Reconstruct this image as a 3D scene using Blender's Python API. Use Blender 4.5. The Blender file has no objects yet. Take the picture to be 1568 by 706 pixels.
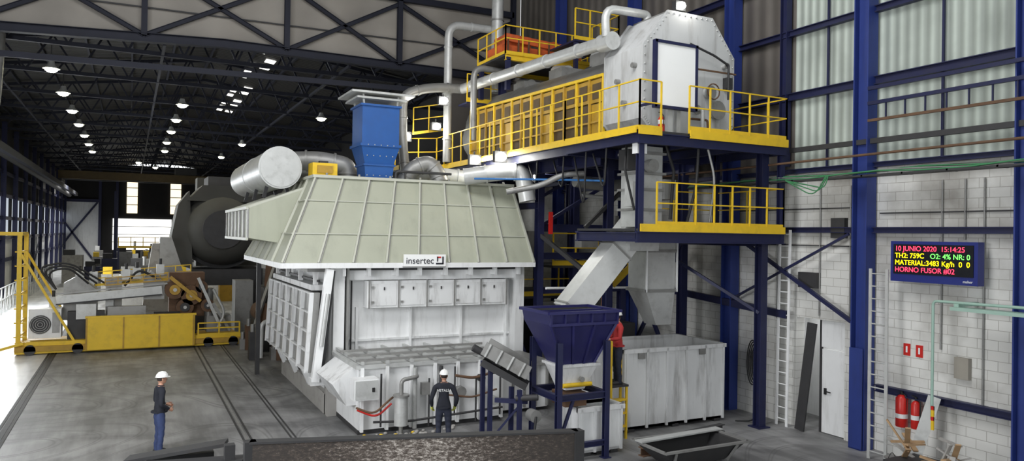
import bpy, math, random
from mathutils import Vector, Matrix
random.seed(4)
V=Vector
sc=bpy.context.scene
try:
    sc.view_settings.view_transform='Standard'
    sc.view_settings.look='None'
except Exception as e: print(e)

# ------------------------------------------------------------------ materials
def M(name,col,rough=.55,metal=0.0,var=.12,scale=2.5,bump=.03,dirt=0.0,dcol=(.06,.05,.045),streak=False,emit=0.0,ecol=None):
    m=bpy.data.materials.new(name); m.use_nodes=True
    nt=m.node_tree; n=nt.nodes; l=nt.links
    b=n['Principled BSDF']; b.inputs['Roughness'].default_value=rough; b.inputs['Metallic'].default_value=metal
    tc=n.new('ShaderNodeTexCoord'); mp=n.new('ShaderNodeMapping'); l.new(tc.outputs['Object'],mp.inputs[0])
    nz=n.new('ShaderNodeTexNoise'); nz.inputs['Scale'].default_value=scale; nz.inputs['Detail'].default_value=6
    l.new(mp.outputs[0],nz.inputs['Vector'])
    mx=n.new('ShaderNodeMix'); mx.data_type='RGBA'
    c1=tuple(max(0,c*(1-var)) for c in col)+(1,); c2=tuple(min(1,c*(1+var)) for c in col)+(1,)
    mx.inputs[6].default_value=c1; mx.inputs[7].default_value=c2
    l.new(nz.outputs['Fac'],mx.inputs[0]); out=mx.outputs[2]
    if dirt>0:
        mp2=n.new('ShaderNodeMapping'); l.new(tc.outputs['Object'],mp2.inputs[0])
        mp2.inputs['Scale'].default_value=(1.6,1.6,.25) if streak else (1,1,1)
        n2=n.new('ShaderNodeTexNoise'); n2.inputs['Scale'].default_value=scale*1.3; n2.inputs['Detail'].default_value=8; n2.inputs['Roughness'].default_value=.65
        l.new(mp2.outputs[0],n2.inputs['Vector'])
        r=n.new('ShaderNodeValToRGB'); r.color_ramp.elements[0].position=.5; r.color_ramp.elements[1].position=.78
        r.color_ramp.elements[1].color=(dirt,dirt,dirt,1); l.new(n2.outputs['Fac'],r.inputs[0])
        m2=n.new('ShaderNodeMix'); m2.data_type='RGBA'; m2.inputs[7].default_value=tuple(dcol)+(1,)
        l.new(r.outputs[0],m2.inputs[0]); l.new(out,m2.inputs[6]); out=m2.outputs[2]
    l.new(out,b.inputs['Base Color'])
    if bump>0:
        bp=n.new('ShaderNodeBump'); bp.inputs['Strength'].default_value=min(1,bump*8); bp.inputs['Distance'].default_value=.02
        l.new(nz.outputs['Fac'],bp.inputs['Height']); l.new(bp.outputs[0],b.inputs['Normal'])
    if emit>0:
        b.inputs['Emission Color'].default_value=tuple(ecol or col)+(1,); b.inputs['Emission Strength'].default_value=emit
    return m

white =M('white_paint',(.68,.69,.69),.5,dirt=.75,dcol=(.14,.13,.12),streak=True,scale=1.6)
white2=M('white_clean',(.78,.79,.79),.45,var=.06,dirt=.4,dcol=(.28,.27,.25),streak=True)
boardw=M('board_white',(.86,.87,.86),.35,var=.03)
headw =M('dryer_head_paint',(.52,.53,.53),.5,dirt=.6,dcol=(.14,.12,.10),streak=True,scale=1.8)
hoodc =M('hood_paint',(.37,.385,.305),.55,var=.12,dirt=.35,dcol=(.2,.21,.17),streak=True,scale=1.2)
ribc  =M('hood_rib',(.47,.48,.41),.5,var=.08)
grey  =M('grey_metal',(.28,.28,.27),.45,.4,dirt=.45,scale=2)
lgrey =M('light_galvanised',(.50,.51,.50),.4,.25,var=.15,dirt=.4,dcol=(.17,.16,.15),scale=3)
ductm =M('duct_aluminium',(.52,.53,.52),.35,.2,var=.12,dirt=.35,dcol=(.25,.24,.22),scale=3)
dgrey =M('dark_steel',(.045,.045,.047),.6,.3,var=.3,dirt=.4,scale=3)
black =M('black_rubber',(.012,.012,.013),.6,var=.3)
navy  =M('navy_steel',(.011,.014,.058),.5,.1,var=.2,dirt=.2)
blue  =M('column_blue',(.020,.040,.20),.5,.1,var=.15,dirt=.35,dcol=(.02,.02,.05),streak=True)
cblue =M('chute_blue',(.012,.085,.31),.45,.0,var=.15,dirt=.2,dcol=(.03,.06,.14))
hblue =M('hopper_blue',(.018,.018,.10),.4,.1,var=.15,dirt=.25,dcol=(.06,.06,.10))
yellow=M('safety_yellow',(.74,.49,.02),.5,var=.12,dirt=.4,dcol=(.3,.19,.03))
ydirty=M('ochre_panel',(.42,.25,.025),.55,var=.2,dirt=.55,dcol=(.1,.065,.02))
mesh_d=M('mesh_dark',(.085,.055,.022),.75,var=.35,scale=6)
orange=M('orange_machine',(.6,.11,.025),.55,var=.2,dirt=.5)
red   =M('red_paint',(.55,.02,.015),.35,var=.1)
rust  =M('rust',(.12,.065,.035),.8,var=.4,dirt=.5,scale=4)
conc  =M('concrete',(.34,.33,.31),.85,var=.15,dirt=.5,dcol=(.12,.11,.10),scale=2)
lconc =M('kiln_brick',(.36,.35,.33),.85,var=.2,dirt=.6,scale=3)
barrelm=M('barrel_dark',(.06,.06,.055),.8,var=.35,dirt=.6,scale=1)
roofm =M('roof_dark',(.018,.017,.017),.85,var=.3,scale=.6)
trussm=M('truss_steel',(.013,.015,.028),.65,.2,var=.3)
wood  =M('wood',(.4,.26,.14),.75,var=.25,scale=8)
green =M('cable_green',(.05,.22,.09),.5)
mint  =M('mint_pipe',(.32,.47,.4),.5,var=.1)
skin  =M('skin',(.5,.27,.18),.55,var=.08,scale=15)
hairm =M('hair',(.03,.02,.015),.8,var=.3,scale=30)
navycl=M('navy_cloth',(.010,.012,.02),.85,var=.3,scale=12,bump=.06)
jeans =M('jeans_cloth',(.028,.045,.12),.85,var=.3,scale=12,bump=.06)
dark_cl=M('dark_trousers',(.018,.022,.04),.85,var=.3,scale=12)
redcl =M('red_cloth',(.42,.03,.03),.8,var=.2,scale=12)
helm  =M('helmet_white',(.85,.85,.83),.25,var=.02,bump=0)
glove =M('glove_yellow',(.6,.62,.12),.8,var=.2,scale=10)
lampm =M('lamp_lens',(1,1,.9),.3,emit=30,ecol=(1,.97,.72),bump=0)
floodm=M('flood_lens',(1,1,1),.3,emit=45,ecol=(.98,1,.93),bump=0)
dayg  =M('daylight_glass',(.9,.9,.88),.3,emit=2.2,ecol=(1,.98,.92),bump=0,var=.05)
dayw  =M('daylight_warm',(.9,.8,.6),.3,emit=1.5,ecol=(1,.85,.6),bump=0,var=.2,scale=1)
text_d=M('sign_text',(.02,.02,.03),.5,bump=0)
eye_m =M('eye_dark',(.01,.01,.01),.2,bump=0)
lipm  =M('lips',(.35,.12,.09),.5,bump=0)

def corr(name,col,freq,axis,emit=0,dark=.7,rough=.6,dirt=.3):
    m=bpy.data.materials.new(name); m.use_nodes=True; nt=m.node_tree; n=nt.nodes; l=nt.links
    b=n['Principled BSDF']; b.inputs['Roughness'].default_value=rough
    g=n.new('ShaderNodeNewGeometry'); sx=n.new('ShaderNodeSeparateXYZ'); l.new(g.outputs['Position'],sx.inputs[0])
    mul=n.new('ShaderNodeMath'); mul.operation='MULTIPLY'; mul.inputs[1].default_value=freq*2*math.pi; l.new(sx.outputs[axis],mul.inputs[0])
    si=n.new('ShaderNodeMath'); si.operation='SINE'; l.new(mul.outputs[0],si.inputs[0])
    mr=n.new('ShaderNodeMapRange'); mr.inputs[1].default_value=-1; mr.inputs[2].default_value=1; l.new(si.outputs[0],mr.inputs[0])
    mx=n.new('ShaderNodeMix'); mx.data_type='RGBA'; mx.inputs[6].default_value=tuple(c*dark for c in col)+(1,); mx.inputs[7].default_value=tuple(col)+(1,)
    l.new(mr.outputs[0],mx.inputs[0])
    nz=n.new('ShaderNodeTexNoise'); nz.inputs['Scale'].default_value=.7; nz.inputs['Detail'].default_value=6; l.new(g.outputs['Position'],nz.inputs['Vector'])
    r=n.new('ShaderNodeValToRGB'); r.color_ramp.elements[0].position=.42; r.color_ramp.elements[1].position=.75; r.color_ramp.elements[1].color=(dirt,)*3+(1,)
    l.new(nz.outputs['Fac'],r.inputs[0])
    m2=n.new('ShaderNodeMix'); m2.data_type='RGBA'; m2.inputs[7].default_value=tuple(c*.4 for c in col)+(1,); l.new(r.outputs[0],m2.inputs[0]); l.new(mx.outputs[2],m2.inputs[6])
    l.new(m2.outputs[2],b.inputs['Base Color'])
    bp=n.new('ShaderNodeBump'); bp.inputs['Strength'].default_value=.8; bp.inputs['Distance'].default_value=.05; l.new(mr.outputs[0],bp.inputs['Height']); l.new(bp.outputs[0],b.inputs['Normal'])
    if emit>0:
        l.new(m2.outputs[2],b.inputs['Emission Color']); b.inputs['Emission Strength'].default_value=emit
    return m
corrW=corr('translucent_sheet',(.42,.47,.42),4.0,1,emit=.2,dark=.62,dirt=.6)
corrG=corr('gable_sheet',(.33,.305,.27),.45,0,dark=.85,dirt=.3)
corrB=corr('brown_sheet',(.15,.135,.12),2.0,1,dark=.7,dirt=.5)
corrR=corr('roof_sheet',(.02,.019,.018),3.0,1,dark=.5,dirt=.3)

def blockmat():
    m=bpy.data.materials.new('painted_blocks'); m.use_nodes=True; nt=m.node_tree; n=nt.nodes; l=nt.links
    b=n['Principled BSDF']; b.inputs['Roughness'].default_value=.7
    g=n.new('ShaderNodeNewGeometry'); sx=n.new('ShaderNodeSeparateXYZ'); l.new(g.outputs['Position'],sx.inputs[0])
    cb=n.new('ShaderNodeCombineXYZ'); l.new(sx.outputs[1],cb.inputs[0]); l.new(sx.outputs[2],cb.inputs[1])
    br=n.new('ShaderNodeTexBrick'); l.new(cb.outputs[0],br.inputs['Vector'])
    br.inputs['Scale'].default_value=1; br.inputs['Brick Width'].default_value=.42; br.inputs['Row Height'].default_value=.21; br.inputs['Mortar Size'].default_value=.007
    br.inputs['Color1'].default_value=(.70,.70,.67,1); br.inputs['Color2'].default_value=(.64,.64,.61,1); br.inputs['Mortar'].default_value=(.42,.41,.38,1)
    nz=n.new('ShaderNodeTexNoise'); nz.inputs['Scale'].default_value=.8; nz.inputs['Detail'].default_value=7; l.new(g.outputs['Position'],nz.inputs['Vector'])
    r=n.new('ShaderNodeValToRGB'); r.color_ramp.elements[0].position=.46; r.color_ramp.elements[1].position=.78; r.color_ramp.elements[1].color=(.8,.8,.8,1)
    mr=n.new('ShaderNodeMapRange'); mr.inputs[1].default_value=2; mr.inputs[2].default_value=7; mr.inputs[3].default_value=-.05; mr.inputs[4].default_value=.14; l.new(sx.outputs[2],mr.inputs[0])
    ad=n.new('ShaderNodeMath'); ad.operation='ADD'; l.new(nz.outputs['Fac'],ad.inputs[0]); l.new(mr.outputs[0],ad.inputs[1]); l.new(ad.outputs[0],r.inputs[0])
    m2=n.new('ShaderNodeMix'); m2.data_type='RGBA'; m2.inputs[7].default_value=(.2,.185,.16,1); l.new(r.outputs[0],m2.inputs[0]); l.new(br.outputs['Color'],m2.inputs[6])
    l.new(m2.outputs[2],b.inputs['Base Color'])
    bp=n.new('ShaderNodeBump'); bp.inputs['Strength'].default_value=.4; bp.inputs['Distance'].default_value=.015; bp.invert=True
    l.new(br.outputs['Fac'],bp.inputs['Height']); l.new(bp.outputs[0],b.inputs['Normal'])
    return m
blocks=blockmat()

def floormat(name,c1,c2,rough,stretch=.12,marks=False):
    m=bpy.data.materials.new(name); m.use_nodes=True; nt=m.node_tree; n=nt.nodes; l=nt.links
    b=n['Principled BSDF']
    g=n.new('ShaderNodeNewGeometry'); mp=n.new('ShaderNodeMapping'); mp.inputs['Scale'].default_value=(1,stretch,1); l.new(g.outputs['Position'],mp.inputs[0])
    nz=n.new('ShaderNodeTexNoise'); nz.inputs['Scale'].default_value=1.6; nz.inputs['Detail'].default_value=9; nz.inputs['Roughness'].default_value=.62; l.new(mp.outputs[0],nz.inputs['Vector'])
    n2=n.new('ShaderNodeTexNoise'); n2.inputs['Scale'].default_value=.5; n2.inputs['Detail'].default_value=8; n2.inputs['Distortion'].default_value=1.2; l.new(g.outputs['Position'],n2.inputs['Vector'])
    ad=n.new('ShaderNodeMath'); ad.operation='ADD'; l.new(nz.outputs['Fac'],ad.inputs[0]); l.new(n2.outputs['Fac'],ad.inputs[1])
    r=n.new('ShaderNodeValToRGB'); r.color_ramp.elements[0].position=.42; r.color_ramp.elements[0].color=tuple(c1)+(1,); r.color_ramp.elements[1].position=.6; r.color_ramp.elements[1].color=tuple(c2)+(1,)
    hf=n.new('ShaderNodeMath'); hf.operation='MULTIPLY'; hf.inputs[1].default_value=.5; l.new(ad.outputs[0],hf.inputs[0]); l.new(hf.outputs[0],r.inputs[0])
    out=r.outputs[0]
    if marks:
        n3=n.new('ShaderNodeTexNoise'); n3.inputs['Scale'].default_value=.16; n3.inputs['Detail'].default_value=0; l.new(g.outputs['Position'],n3.inputs['Vector'])
        mu=n.new('ShaderNodeMath'); mu.operation='MULTIPLY'; mu.inputs[1].default_value=18; l.new(n3.outputs['Fac'],mu.inputs[0])
        fr=n.new('ShaderNodeMath'); fr.operation='FRACT'; l.new(mu.outputs[0],fr.inputs[0])
        r3=n.new('ShaderNodeValToRGB'); e=r3.color_ramp.elements; e[0].position=.0; e[0].color=(0,0,0,1); e[1].position=.24; e[1].color=(0,0,0,1)
        for p,c in ((.05,.9),(.09,.1),(.14,.1),(.18,.8)): x=e.new(p); x.color=(c,c,c,1)
        l.new(fr.outputs[0],r3.inputs[0])
        m3=n.new('ShaderNodeMath'); m3.operation='MULTIPLY'; l.new(r3.outputs[0],m3.inputs[0]); l.new(n2.outputs['Fac'],m3.inputs[1])
        mm=n.new('ShaderNodeMix'); mm.data_type='RGBA'; mm.inputs[7].default_value=tuple(c*.4 for c in c1)+(1,); l.new(m3.outputs[0],mm.inputs[0]); l.new(out,mm.inputs[6]); out=mm.outputs[2]
    l.new(out,b.inputs['Base Color']); b.inputs['Roughness'].default_value=rough
    bp=n.new('ShaderNodeBump'); bp.inputs['Strength'].default_value=.25; bp.inputs['Distance'].default_value=.01; l.new(nz.outputs['Fac'],bp.inputs['Height']); l.new(bp.outputs[0],b.inputs['Normal'])
    return m
floorD=floormat('floor_dark',(.125,.125,.126),(.29,.29,.288),.5,marks=True)
floorL=floormat('floor_pale_daylit',(.52,.53,.54),(.8,.81,.82),.35)  # paler concrete, with the daylight wash from the left put into its colour

def scratch():
    m=bpy.data.materials.new('scratched_plate'); m.use_nodes=True; nt=m.node_tree; n=nt.nodes; l=nt.links
    b=n['Principled BSDF']; b.inputs['Roughness'].default_value=.85
    tc=n.new('ShaderNodeTexCoord'); mp=n.new('ShaderNodeMapping'); mp.inputs['Scale'].default_value=(1.6,1.6,4.5); mp.inputs['Rotation'].default_value=(0,.22,0); l.new(tc.outputs['Object'],mp.inputs[0])
    nz=n.new('ShaderNodeTexNoise'); nz.inputs['Scale'].default_value=7; nz.inputs['Detail'].default_value=14; nz.inputs['Roughness'].default_value=.9; l.new(mp.outputs[0],nz.inputs['Vector'])
    sx=n.new('ShaderNodeSeparateXYZ'); l.new(tc.outputs['Object'],sx.inputs[0])
    ab=n.new('ShaderNodeMath'); ab.operation='ABSOLUTE'; l.new(sx.outputs[0],ab.inputs[0])
    mr=n.new('ShaderNodeMapRange'); mr.inputs[1].default_value=.3; mr.inputs[2].default_value=2.2; mr.inputs[3].default_value=.075; mr.inputs[4].default_value=-.03; l.new(ab.outputs[0],mr.inputs[0])
    mu=n.new('ShaderNodeMath'); mu.operation='ADD'; l.new(nz.outputs['Fac'],mu.inputs[0]); l.new(mr.outputs[0],mu.inputs[1])
    r=n.new('ShaderNodeValToRGB'); e=r.color_ramp.elements; e[0].position=.48; e[0].color=(.040,.034,.030,1); e[1].position=.67; e[1].color=(.85,.79,.72,1)
    x=e.new(.57); x.color=(.10,.078,.064,1)
    l.new(mu.outputs[0],r.inputs[0]); l.new(r.outputs[0],b.inputs['Base Color'])
    return m
scr=scratch()

# ------------------------------------------------------------------ geometry builder
class B:
    def __init__(s,name): s.name=name; s.v=[]; s.f=[]; s.mi=[]; s.sm=[]; s.mats=[]
    def m(s,mat):
        if mat not in s.mats: s.mats.append(mat)
        return s.mats.index(mat)
    def add(s,vs,fs,mat,smooth=False):
        o=len(s.v); k=s.m(mat); s.v+= [tuple(x) for x in vs]
        for f in fs: s.f.append(tuple(i+o for i in f)); s.mi.append(k); s.sm.append(smooth)
    def obox(s,c,a,b,d,mat):
        c=V(c); vs=[c+a*i+b*j+d*k for i in(-1,1) for j in(-1,1) for k in(-1,1)]
        s.add(vs,[(0,1,3,2),(4,6,7,5),(0,4,5,1),(2,3,7,6),(0,2,6,4),(1,5,7,3)],mat)
    def bx(s,x0,x1,y0,y1,z0,z1,mat):
        s.obox(((x0+x1)/2,(y0+y1)/2,(z0+z1)/2),V((abs(x1-x0)/2,0,0)),V((0,abs(y1-y0)/2,0)),V((0,0,abs(z1-z0)/2)),mat)
    def fr(s,p,q,up=None):
        p=V(p);q=V(q); d=(q-p).normalized()
        if up is None: up=V((0,0,1)) if abs(d.z)<.95 else V((0,1,0))
        a=d.cross(up).normalized(); u=a.cross(d).normalized(); return p,q,d,a,u
    def beam(s,p,q,w,h,mat,up=None):
        p,q,d,a,u=s.fr(p,q,up); s.obox((p+q)/2,a*w/2,(q-p)/2,u*h/2,mat)
    def ib(s,p,q,w,h,mat,t=.02,up=None):
        p,q,d,a,u=s.fr(p,q,up); c=(p+q)/2; L=(q-p)/2
        s.obox(c,a*t/2,L,u*(h/2-t),mat)
        s.obox(c+u*(h/2-t/2),a*w/2,L,u*t/2,mat); s.obox(c-u*(h/2-t/2),a*w/2,L,u*t/2,mat)
    def tube(s,pts,r,mat,seg=12,caps=True,smooth=True):
        pts=[V(p) for p in pts]; n=len(pts); rs=r if isinstance(r,(list,tuple)) else [r]*n
        vs=[]; prev=None
        for i,p in enumerate(pts):
            t=(pts[min(i+1,n-1)]-pts[max(i-1,0)]).normalized()
            if prev is None:
                up=V((0,0,1)) if abs(t.z)<.9 else V((1,0,0)); a=t.cross(up).normalized()
            else:
                a=(prev-t*prev.dot(t)).normalized()
            prev=a; bb=t.cross(a)
            for k in range(seg):
                an=2*math.pi*k/seg; vs.append(p+(a*math.cos(an)+bb*math.sin(an))*rs[i])
        fs=[(i*seg+k,i*seg+(k+1)%seg,(i+1)*seg+(k+1)%seg,(i+1)*seg+k) for i in range(n-1) for k in range(seg)]
        s.add(vs,fs,mat,smooth)
        if caps:
            s.add(vs[:seg],[tuple(range(seg))[::-1]],mat); s.add(vs[-seg:],[tuple(range(seg))],mat)
    def cyl(s,p,q,r,mat,seg=20,r2=None): s.tube([p,q],[r,r if r2 is None else r2],mat,seg)
    def pipe(s,pts,r,mat,bend=None,seg=14,flange=False):
        pts=[V(p) for p in pts]; bend=bend or r*2.2; o=[pts[0]]
        for i in range(1,len(pts)-1):
            a=(pts[i-1]-pts[i]); b=(pts[i+1]-pts[i]); k=min(bend,a.length*.48,b.length*.48)
            p0=pts[i]+a.normalized()*k; p2=pts[i]+b.normalized()*k
            for t in (0,.2,.4,.6,.8,1): o.append(p0*(1-t)**2+pts[i]*2*t*(1-t)+p2*t*t)
        o.append(pts[-1]); s.tube(o,r,mat,seg)
        if flange:
            for i in range(len(pts)-1):
                L=(pts[i+1]-pts[i]).length; d=(pts[i+1]-pts[i]).normalized()
                k=max(1,int(L/1.6))
                for j in range(k):
                    m=pts[i]+(pts[i+1]-pts[i])*((j+.5)/k); s.cyl(m-d*.03,m+d*.03,r*1.14,mat,seg)
    def prism(s,poly,ext,mat):
        poly=[V(p) for p in poly]; ext=V(ext); n=len(poly)
        s.add(poly+[p+ext for p in poly],[tuple(range(n))[::-1],tuple(range(n,2*n))]+[(i,(i+1)%n,n+(i+1)%n,n+i) for i in range(n)],mat)
    def frus(s,b,t,mat,open_top=False,open_bot=False):
        x0,x1,y0,y1,z=b; X0,X1,Y0,Y1,Z=t
        vs=[(x0,y0,z),(x1,y0,z),(x1,y1,z),(x0,y1,z),(X0,Y0,Z),(X1,Y0,Z),(X1,Y1,Z),(X0,Y1,Z)]
        fs=[(0,1,5,4),(1,2,6,5),(2,3,7,6),(3,0,4,7)]
        if not open_bot: fs.append((3,2,1,0))
        if not open_top: fs.append((4,5,6,7))
        s.add(vs,fs,mat)
    def sph(s,c,r,mat,seg=16,rings=10,lo=-90,hi=90):
        c=V(c); vs=[];
        for i in range(rings+1):
            la=math.radians(lo+(hi-lo)*i/rings)
            for k in range(seg):
                an=2*math.pi*k/seg; vs.append((c.x+r[0]*math.cos(la)*math.cos(an),c.y+r[1]*math.cos(la)*math.sin(an),c.z+r[2]*math.sin(la)))
        fs=[(i*seg+k,i*seg+(k+1)%seg,(i+1)*seg+(k+1)%seg,(i+1)*seg+k) for i in range(rings) for k in range(seg)]
        s.add(vs,fs,mat,True)
    def rail(s,pts,mat,h=1.1,sp=1.0,kick=.16,t=.045):
        pts=[V(p) for p in pts]
        for p,q in zip(pts[:-1],pts[1:]):
            L=(q-p).length; n=max(1,round(L/sp)); up=V((0,0,1))
            for i in range(n+1):
                a=p+(q-p)*i/n; s.beam(a,a+up*h,t,t,mat)
            for hh in (h,h*.55): s.beam(p+up*hh,q+up*hh,t*.85,t*.85,mat)
            if kick>0: s.beam(p+up*kick/2,q+up*kick/2,.02,kick,mat)
    def done(s,parent=None):
        if parent is None:
            xs=[v[0] for v in s.v]; ys=[v[1] for v in s.v]; zs=[v[2] for v in s.v]
            o=V(((min(xs)+max(xs))/2,(min(ys)+max(ys))/2,min(zs)))
        else: o=parent.location.copy()
        me=bpy.data.meshes.new(s.name); me.from_pydata([(v[0]-o.x,v[1]-o.y,v[2]-o.z) for v in s.v],[],s.f)
        for m in s.mats: me.materials.append(m)
        me.polygons.foreach_set('material_index',s.mi); me.polygons.foreach_set('use_smooth',s.sm)
        me.validate(); me.update()
        import bmesh
        bm=bmesh.new(); bm.from_mesh(me); bmesh.ops.recalc_face_normals(bm,faces=bm.faces); bm.to_mesh(me); bm.free()
        ob=bpy.data.objects.new(s.name,me); sc.collection.objects.link(ob)
        if parent is None: ob.location=o
        else: ob.parent=parent
        return ob

def text(body,loc,rot,size,mat,parent,name,ext=.004,align='LEFT',sx=1):
    c=bpy.data.curves.new(name,'FONT'); c.body=body; c.size=size; c.extrude=ext; c.align_x=align
    o=bpy.data.objects.new(name,c); sc.collection.objects.link(o); c.materials.append(mat)
    o.parent=parent; o.location=V(loc)-parent.location; o.rotation_euler=rot; o.scale=(sx,1,1)
    return o

# ------------------------------------------------------------------ room shell
LX=-8.2; RX=15.75; GY=30.0; FY=118.0
b=B('floor')
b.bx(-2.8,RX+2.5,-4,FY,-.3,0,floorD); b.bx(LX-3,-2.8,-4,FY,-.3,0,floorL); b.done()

b=B('floor_rails')
for x in (-2.78,-2.55): b.beam((x,2,.006),(x,110,.006),.07,.012,black); 
b.beam((-2.66,2,.005),(-2.66,110,.005),.12,.010,dgrey)
for x in (2.45,2.62): b.beam((x,8,.006),(x,34,.006),.05,.012,dgrey)
b.beam((2.53,8,.005),(2.53,34,.005),.05,.01,grey)
for x in (3.5,3.6): b.beam((x,14,.006),(x,34,.006),.04,.012,dgrey)
b.done()

b=B('wall_right')
DY0,DY1=12.45,13.95
b.bx(RX,RX+.3,-4,DY0,0,6.7,blocks); b.bx(RX,RX+.3,DY1,FY,0,6.7,blocks); b.bx(RX,RX+.3,DY0,DY1,2.9,6.7,blocks)
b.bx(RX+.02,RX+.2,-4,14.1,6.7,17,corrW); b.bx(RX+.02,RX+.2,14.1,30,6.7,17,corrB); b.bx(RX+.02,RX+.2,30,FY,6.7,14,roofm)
b.bx(RX+1.5,RX+1.6,DY0-.3,DY1+2,0,3,white2); b.bx(RX+.3,RX+1.5,DY0-.3,DY0-.2,0,3,white2); b.bx(RX+.3,RX+1.5,DY1+1,DY1+1.1,0,3,white2)
b.bx(RX+.3,RX+1.6,DY0-.3,DY1+2,3,3.1,white2)
b.done()
b=B('recess_fill_panel'); b.bx(RX+.7,RX+1.1,13.0,14.2,2.9,2.98,M('recess_fill_glow',(1,1,1),emit=6,bump=0)); b.done()  # glowing panel added to brighten the door recess, not an actual fixture
b=B('door_1')
b.bx(RX+.1,RX+.16,DY0+.02,DY0+.75,0.02,2.15,white2); b.bx(RX+.06,RX+.1,DY0+.6,DY0+.66,1.0,1.16,black)
b.beam((RX+.05,DY0+.6,1.08),(RX+.05,DY0+.45,1.08),.02,.03,black)
b.beam((RX+.13,DY0+.8,0),(RX+.13,DY0+.8,2.9),.06,.06,dgrey); b.bx(RX+.1,RX+.16,DY0+.02,DY0+.77,2.2,2.88,white2); b.done()
b=B('leaning_steel_panel'); b.beam((RX-.3,DY0+1.1,0.02),(RX-.1,DY0+.9,2.8),.28,.05,dgrey,up=V((1,0,0))); b.done()

b=B('wall_left')
b.bx(LX-.3,LX,-4,FY,0,4.2,white2); b.bx(LX-.3,LX,-4,FY,7.2,17,roofm)
b.bx(LX-.3,LX,-4,32,4.2,7.2,roofm)
for y in range(32,118,6): b.bx(LX-.3,LX,y-.3,y+.3,4.2,7.2,roofm)
b.done()
b=B('window_1')
b.bx(LX-.25,LX-.15,32,FY,4.2,7.2,M('side_window',(.3,.32,.35),.4,emit=.6,ecol=(.8,.88,1),bump=0)); b.done()
b=B('left_wall_steelwork')
for y in [32+6*i for i in range(15)]:
    b.ib((LX+.25,y,0),(LX+.25,y,12.3),.3,.3,navy); 
for z in (2.6,4.2,5.6,7.2,8.8): b.ib((LX+.2,30,z),(LX+.2,FY-.2,z),.15,.25,navy)
for i in range(0,14,2):
    y=32+6*i; b.beam((LX+.2,y,.3),(LX+.2,y+6,4.2),.08,.08,navy)
b.pipe([(LX+1.1,31,9.6),(LX+1.1,50,9.6),(LX+1.1,110,9.2)],.28,dgrey)
b.pipe([(-4.35,30.8,8.2),(-4.2,30.8,9.5),(-4.2,31.5,11.8)],.14,grey)
b.done()
b=B('guard_fence'); b.rail([(-6.4,38,0),(-6.4,80,0)],lgrey,h=1.5,sp=1.5,kick=0,t=.06)
for i in range(30): b.beam((-6.4,38+i*1.4,.1),(-6.4,38.7+i*1.4,1.45),.03,.03,lgrey)
b.done()

b=B('wall_far')
b.bx(-10.5,-3.8,FY,FY+.3,0,8.8,white2); b.bx(-3.8,RX+.3,FY,FY+.3,0,14,roofm); b.bx(-10.5,-3.8,FY,FY+.3,8.8,14,roofm)
for p,q in (((-10,0),(-7.2,4.4)),((-4.2,0),(-7.2,4.4)),((-10,8.6),(-7.2,4.4)),((-4.2,8.6),(-7.2,4.4))):
    b.beam((p[0],FY-.2,p[1]),(q[0],FY-.2,q[1]),.2,.25,navy)
for x in (-10.2,-3.9,-1.8): b.beam((x,FY-.2,0),(x,FY-.2,13),.35,.4,navy)
b.beam((-10.3,FY-.2,8.8),(-3.8,FY-.2,8.8),.2,.4,navy); b.done()
k=2
for x0,x1,z0,z1,mt in ((-.6,.75,7.2,12.0,dayw),(5.0,6.4,7.2,12.0,dayw),(-2.3,5.2,2.0,6.4,dayg)):
    b=B('window_%d'%k); k+=1
    b.bx(x0,x1,FY-.12,FY-.02,z0,z1,mt)
    for t in range(1,4): b.bx(x0,x1,FY-.2,FY-.12,z0+(z1-z0)*t/4-.05,z0+(z1-z0)*t/4+.05,dgrey)
    b.done()

b=B('ceiling')
RG=4.0; ez,rz=13.0,14.6
for (xa,za,xb,zb) in ((LX-.3,ez,RG,rz),(RG,rz,RX+.3,ez)):
    b.prism([(xa,GY+.2,za),(xb,GY+.2,zb),(xb,GY+.2,zb+.15),(xa,GY+.2,za+.15)],(0,FY-GY,0),corrR)
b.bx(LX-.3,RX+.3,-4,GY+.2,17,17.15,roofm)
b.done()
b=B('skylight_panels')
sl=(rz-ez)/(RX+.3-RG)
for i in range(14):
    for j in range(2):
        if random.random()<.35: continue
        y=38+i*1.75; x=5.6+j*.75; z=rz-sl*(x-RG)-.03
        b.prism([(x,y,z),(x+.5,y,z-sl*.5),(x+.5,y+.8,z-sl*.5),(x,y+.8,z)],(0,0,-.02),dayg)
b.done()
b=B('roof_trusses')
for i in range(14):
    y=32.4+i*6.0
    b.beam((LX,y,11.9),(RX,y,11.9),.16,.16,trussm)
    b.beam((LX,y,ez-.15),(RG,y,rz-.15),.16,.16,trussm); b.beam((RG,y,rz-.15),(RX,y,ez-.15),.16,.16,trussm)
    n=12
    for k in range(n):
        xa=LX+(RX-LX)*k/n; xb=LX+(RX-LX)*(k+1)/n
        zt=lambda x: (ez+(rz-ez)*(x-LX)/(RG-LX) if x<RG else rz-(rz-ez)*(x-RG)/(RX-RG))-.15
        b.beam((xa,y,11.9),((xa+xb)/2,y,zt((xa+xb)/2)),.08,.08,trussm); b.beam(((xa+xb)/2,y,zt((xa+xb)/2)),(xb,y,11.9),.08,.08,trussm)
for k in range(13):
    x=LX+.5+k*1.9; z=(ez+(rz-ez)*(x-LX)/(RG-LX) if x<RG else rz-(rz-ez)*(x-RG)/(RX-RG))-.12
    b.beam((x,GY+.5,z),(x,FY,z),.1,.14,trussm)
for x in (-5.5,1,8): b.beam((x,GY+.5,11.9),(x,FY,11.9),.1,.12,trussm)
b.done()

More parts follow.
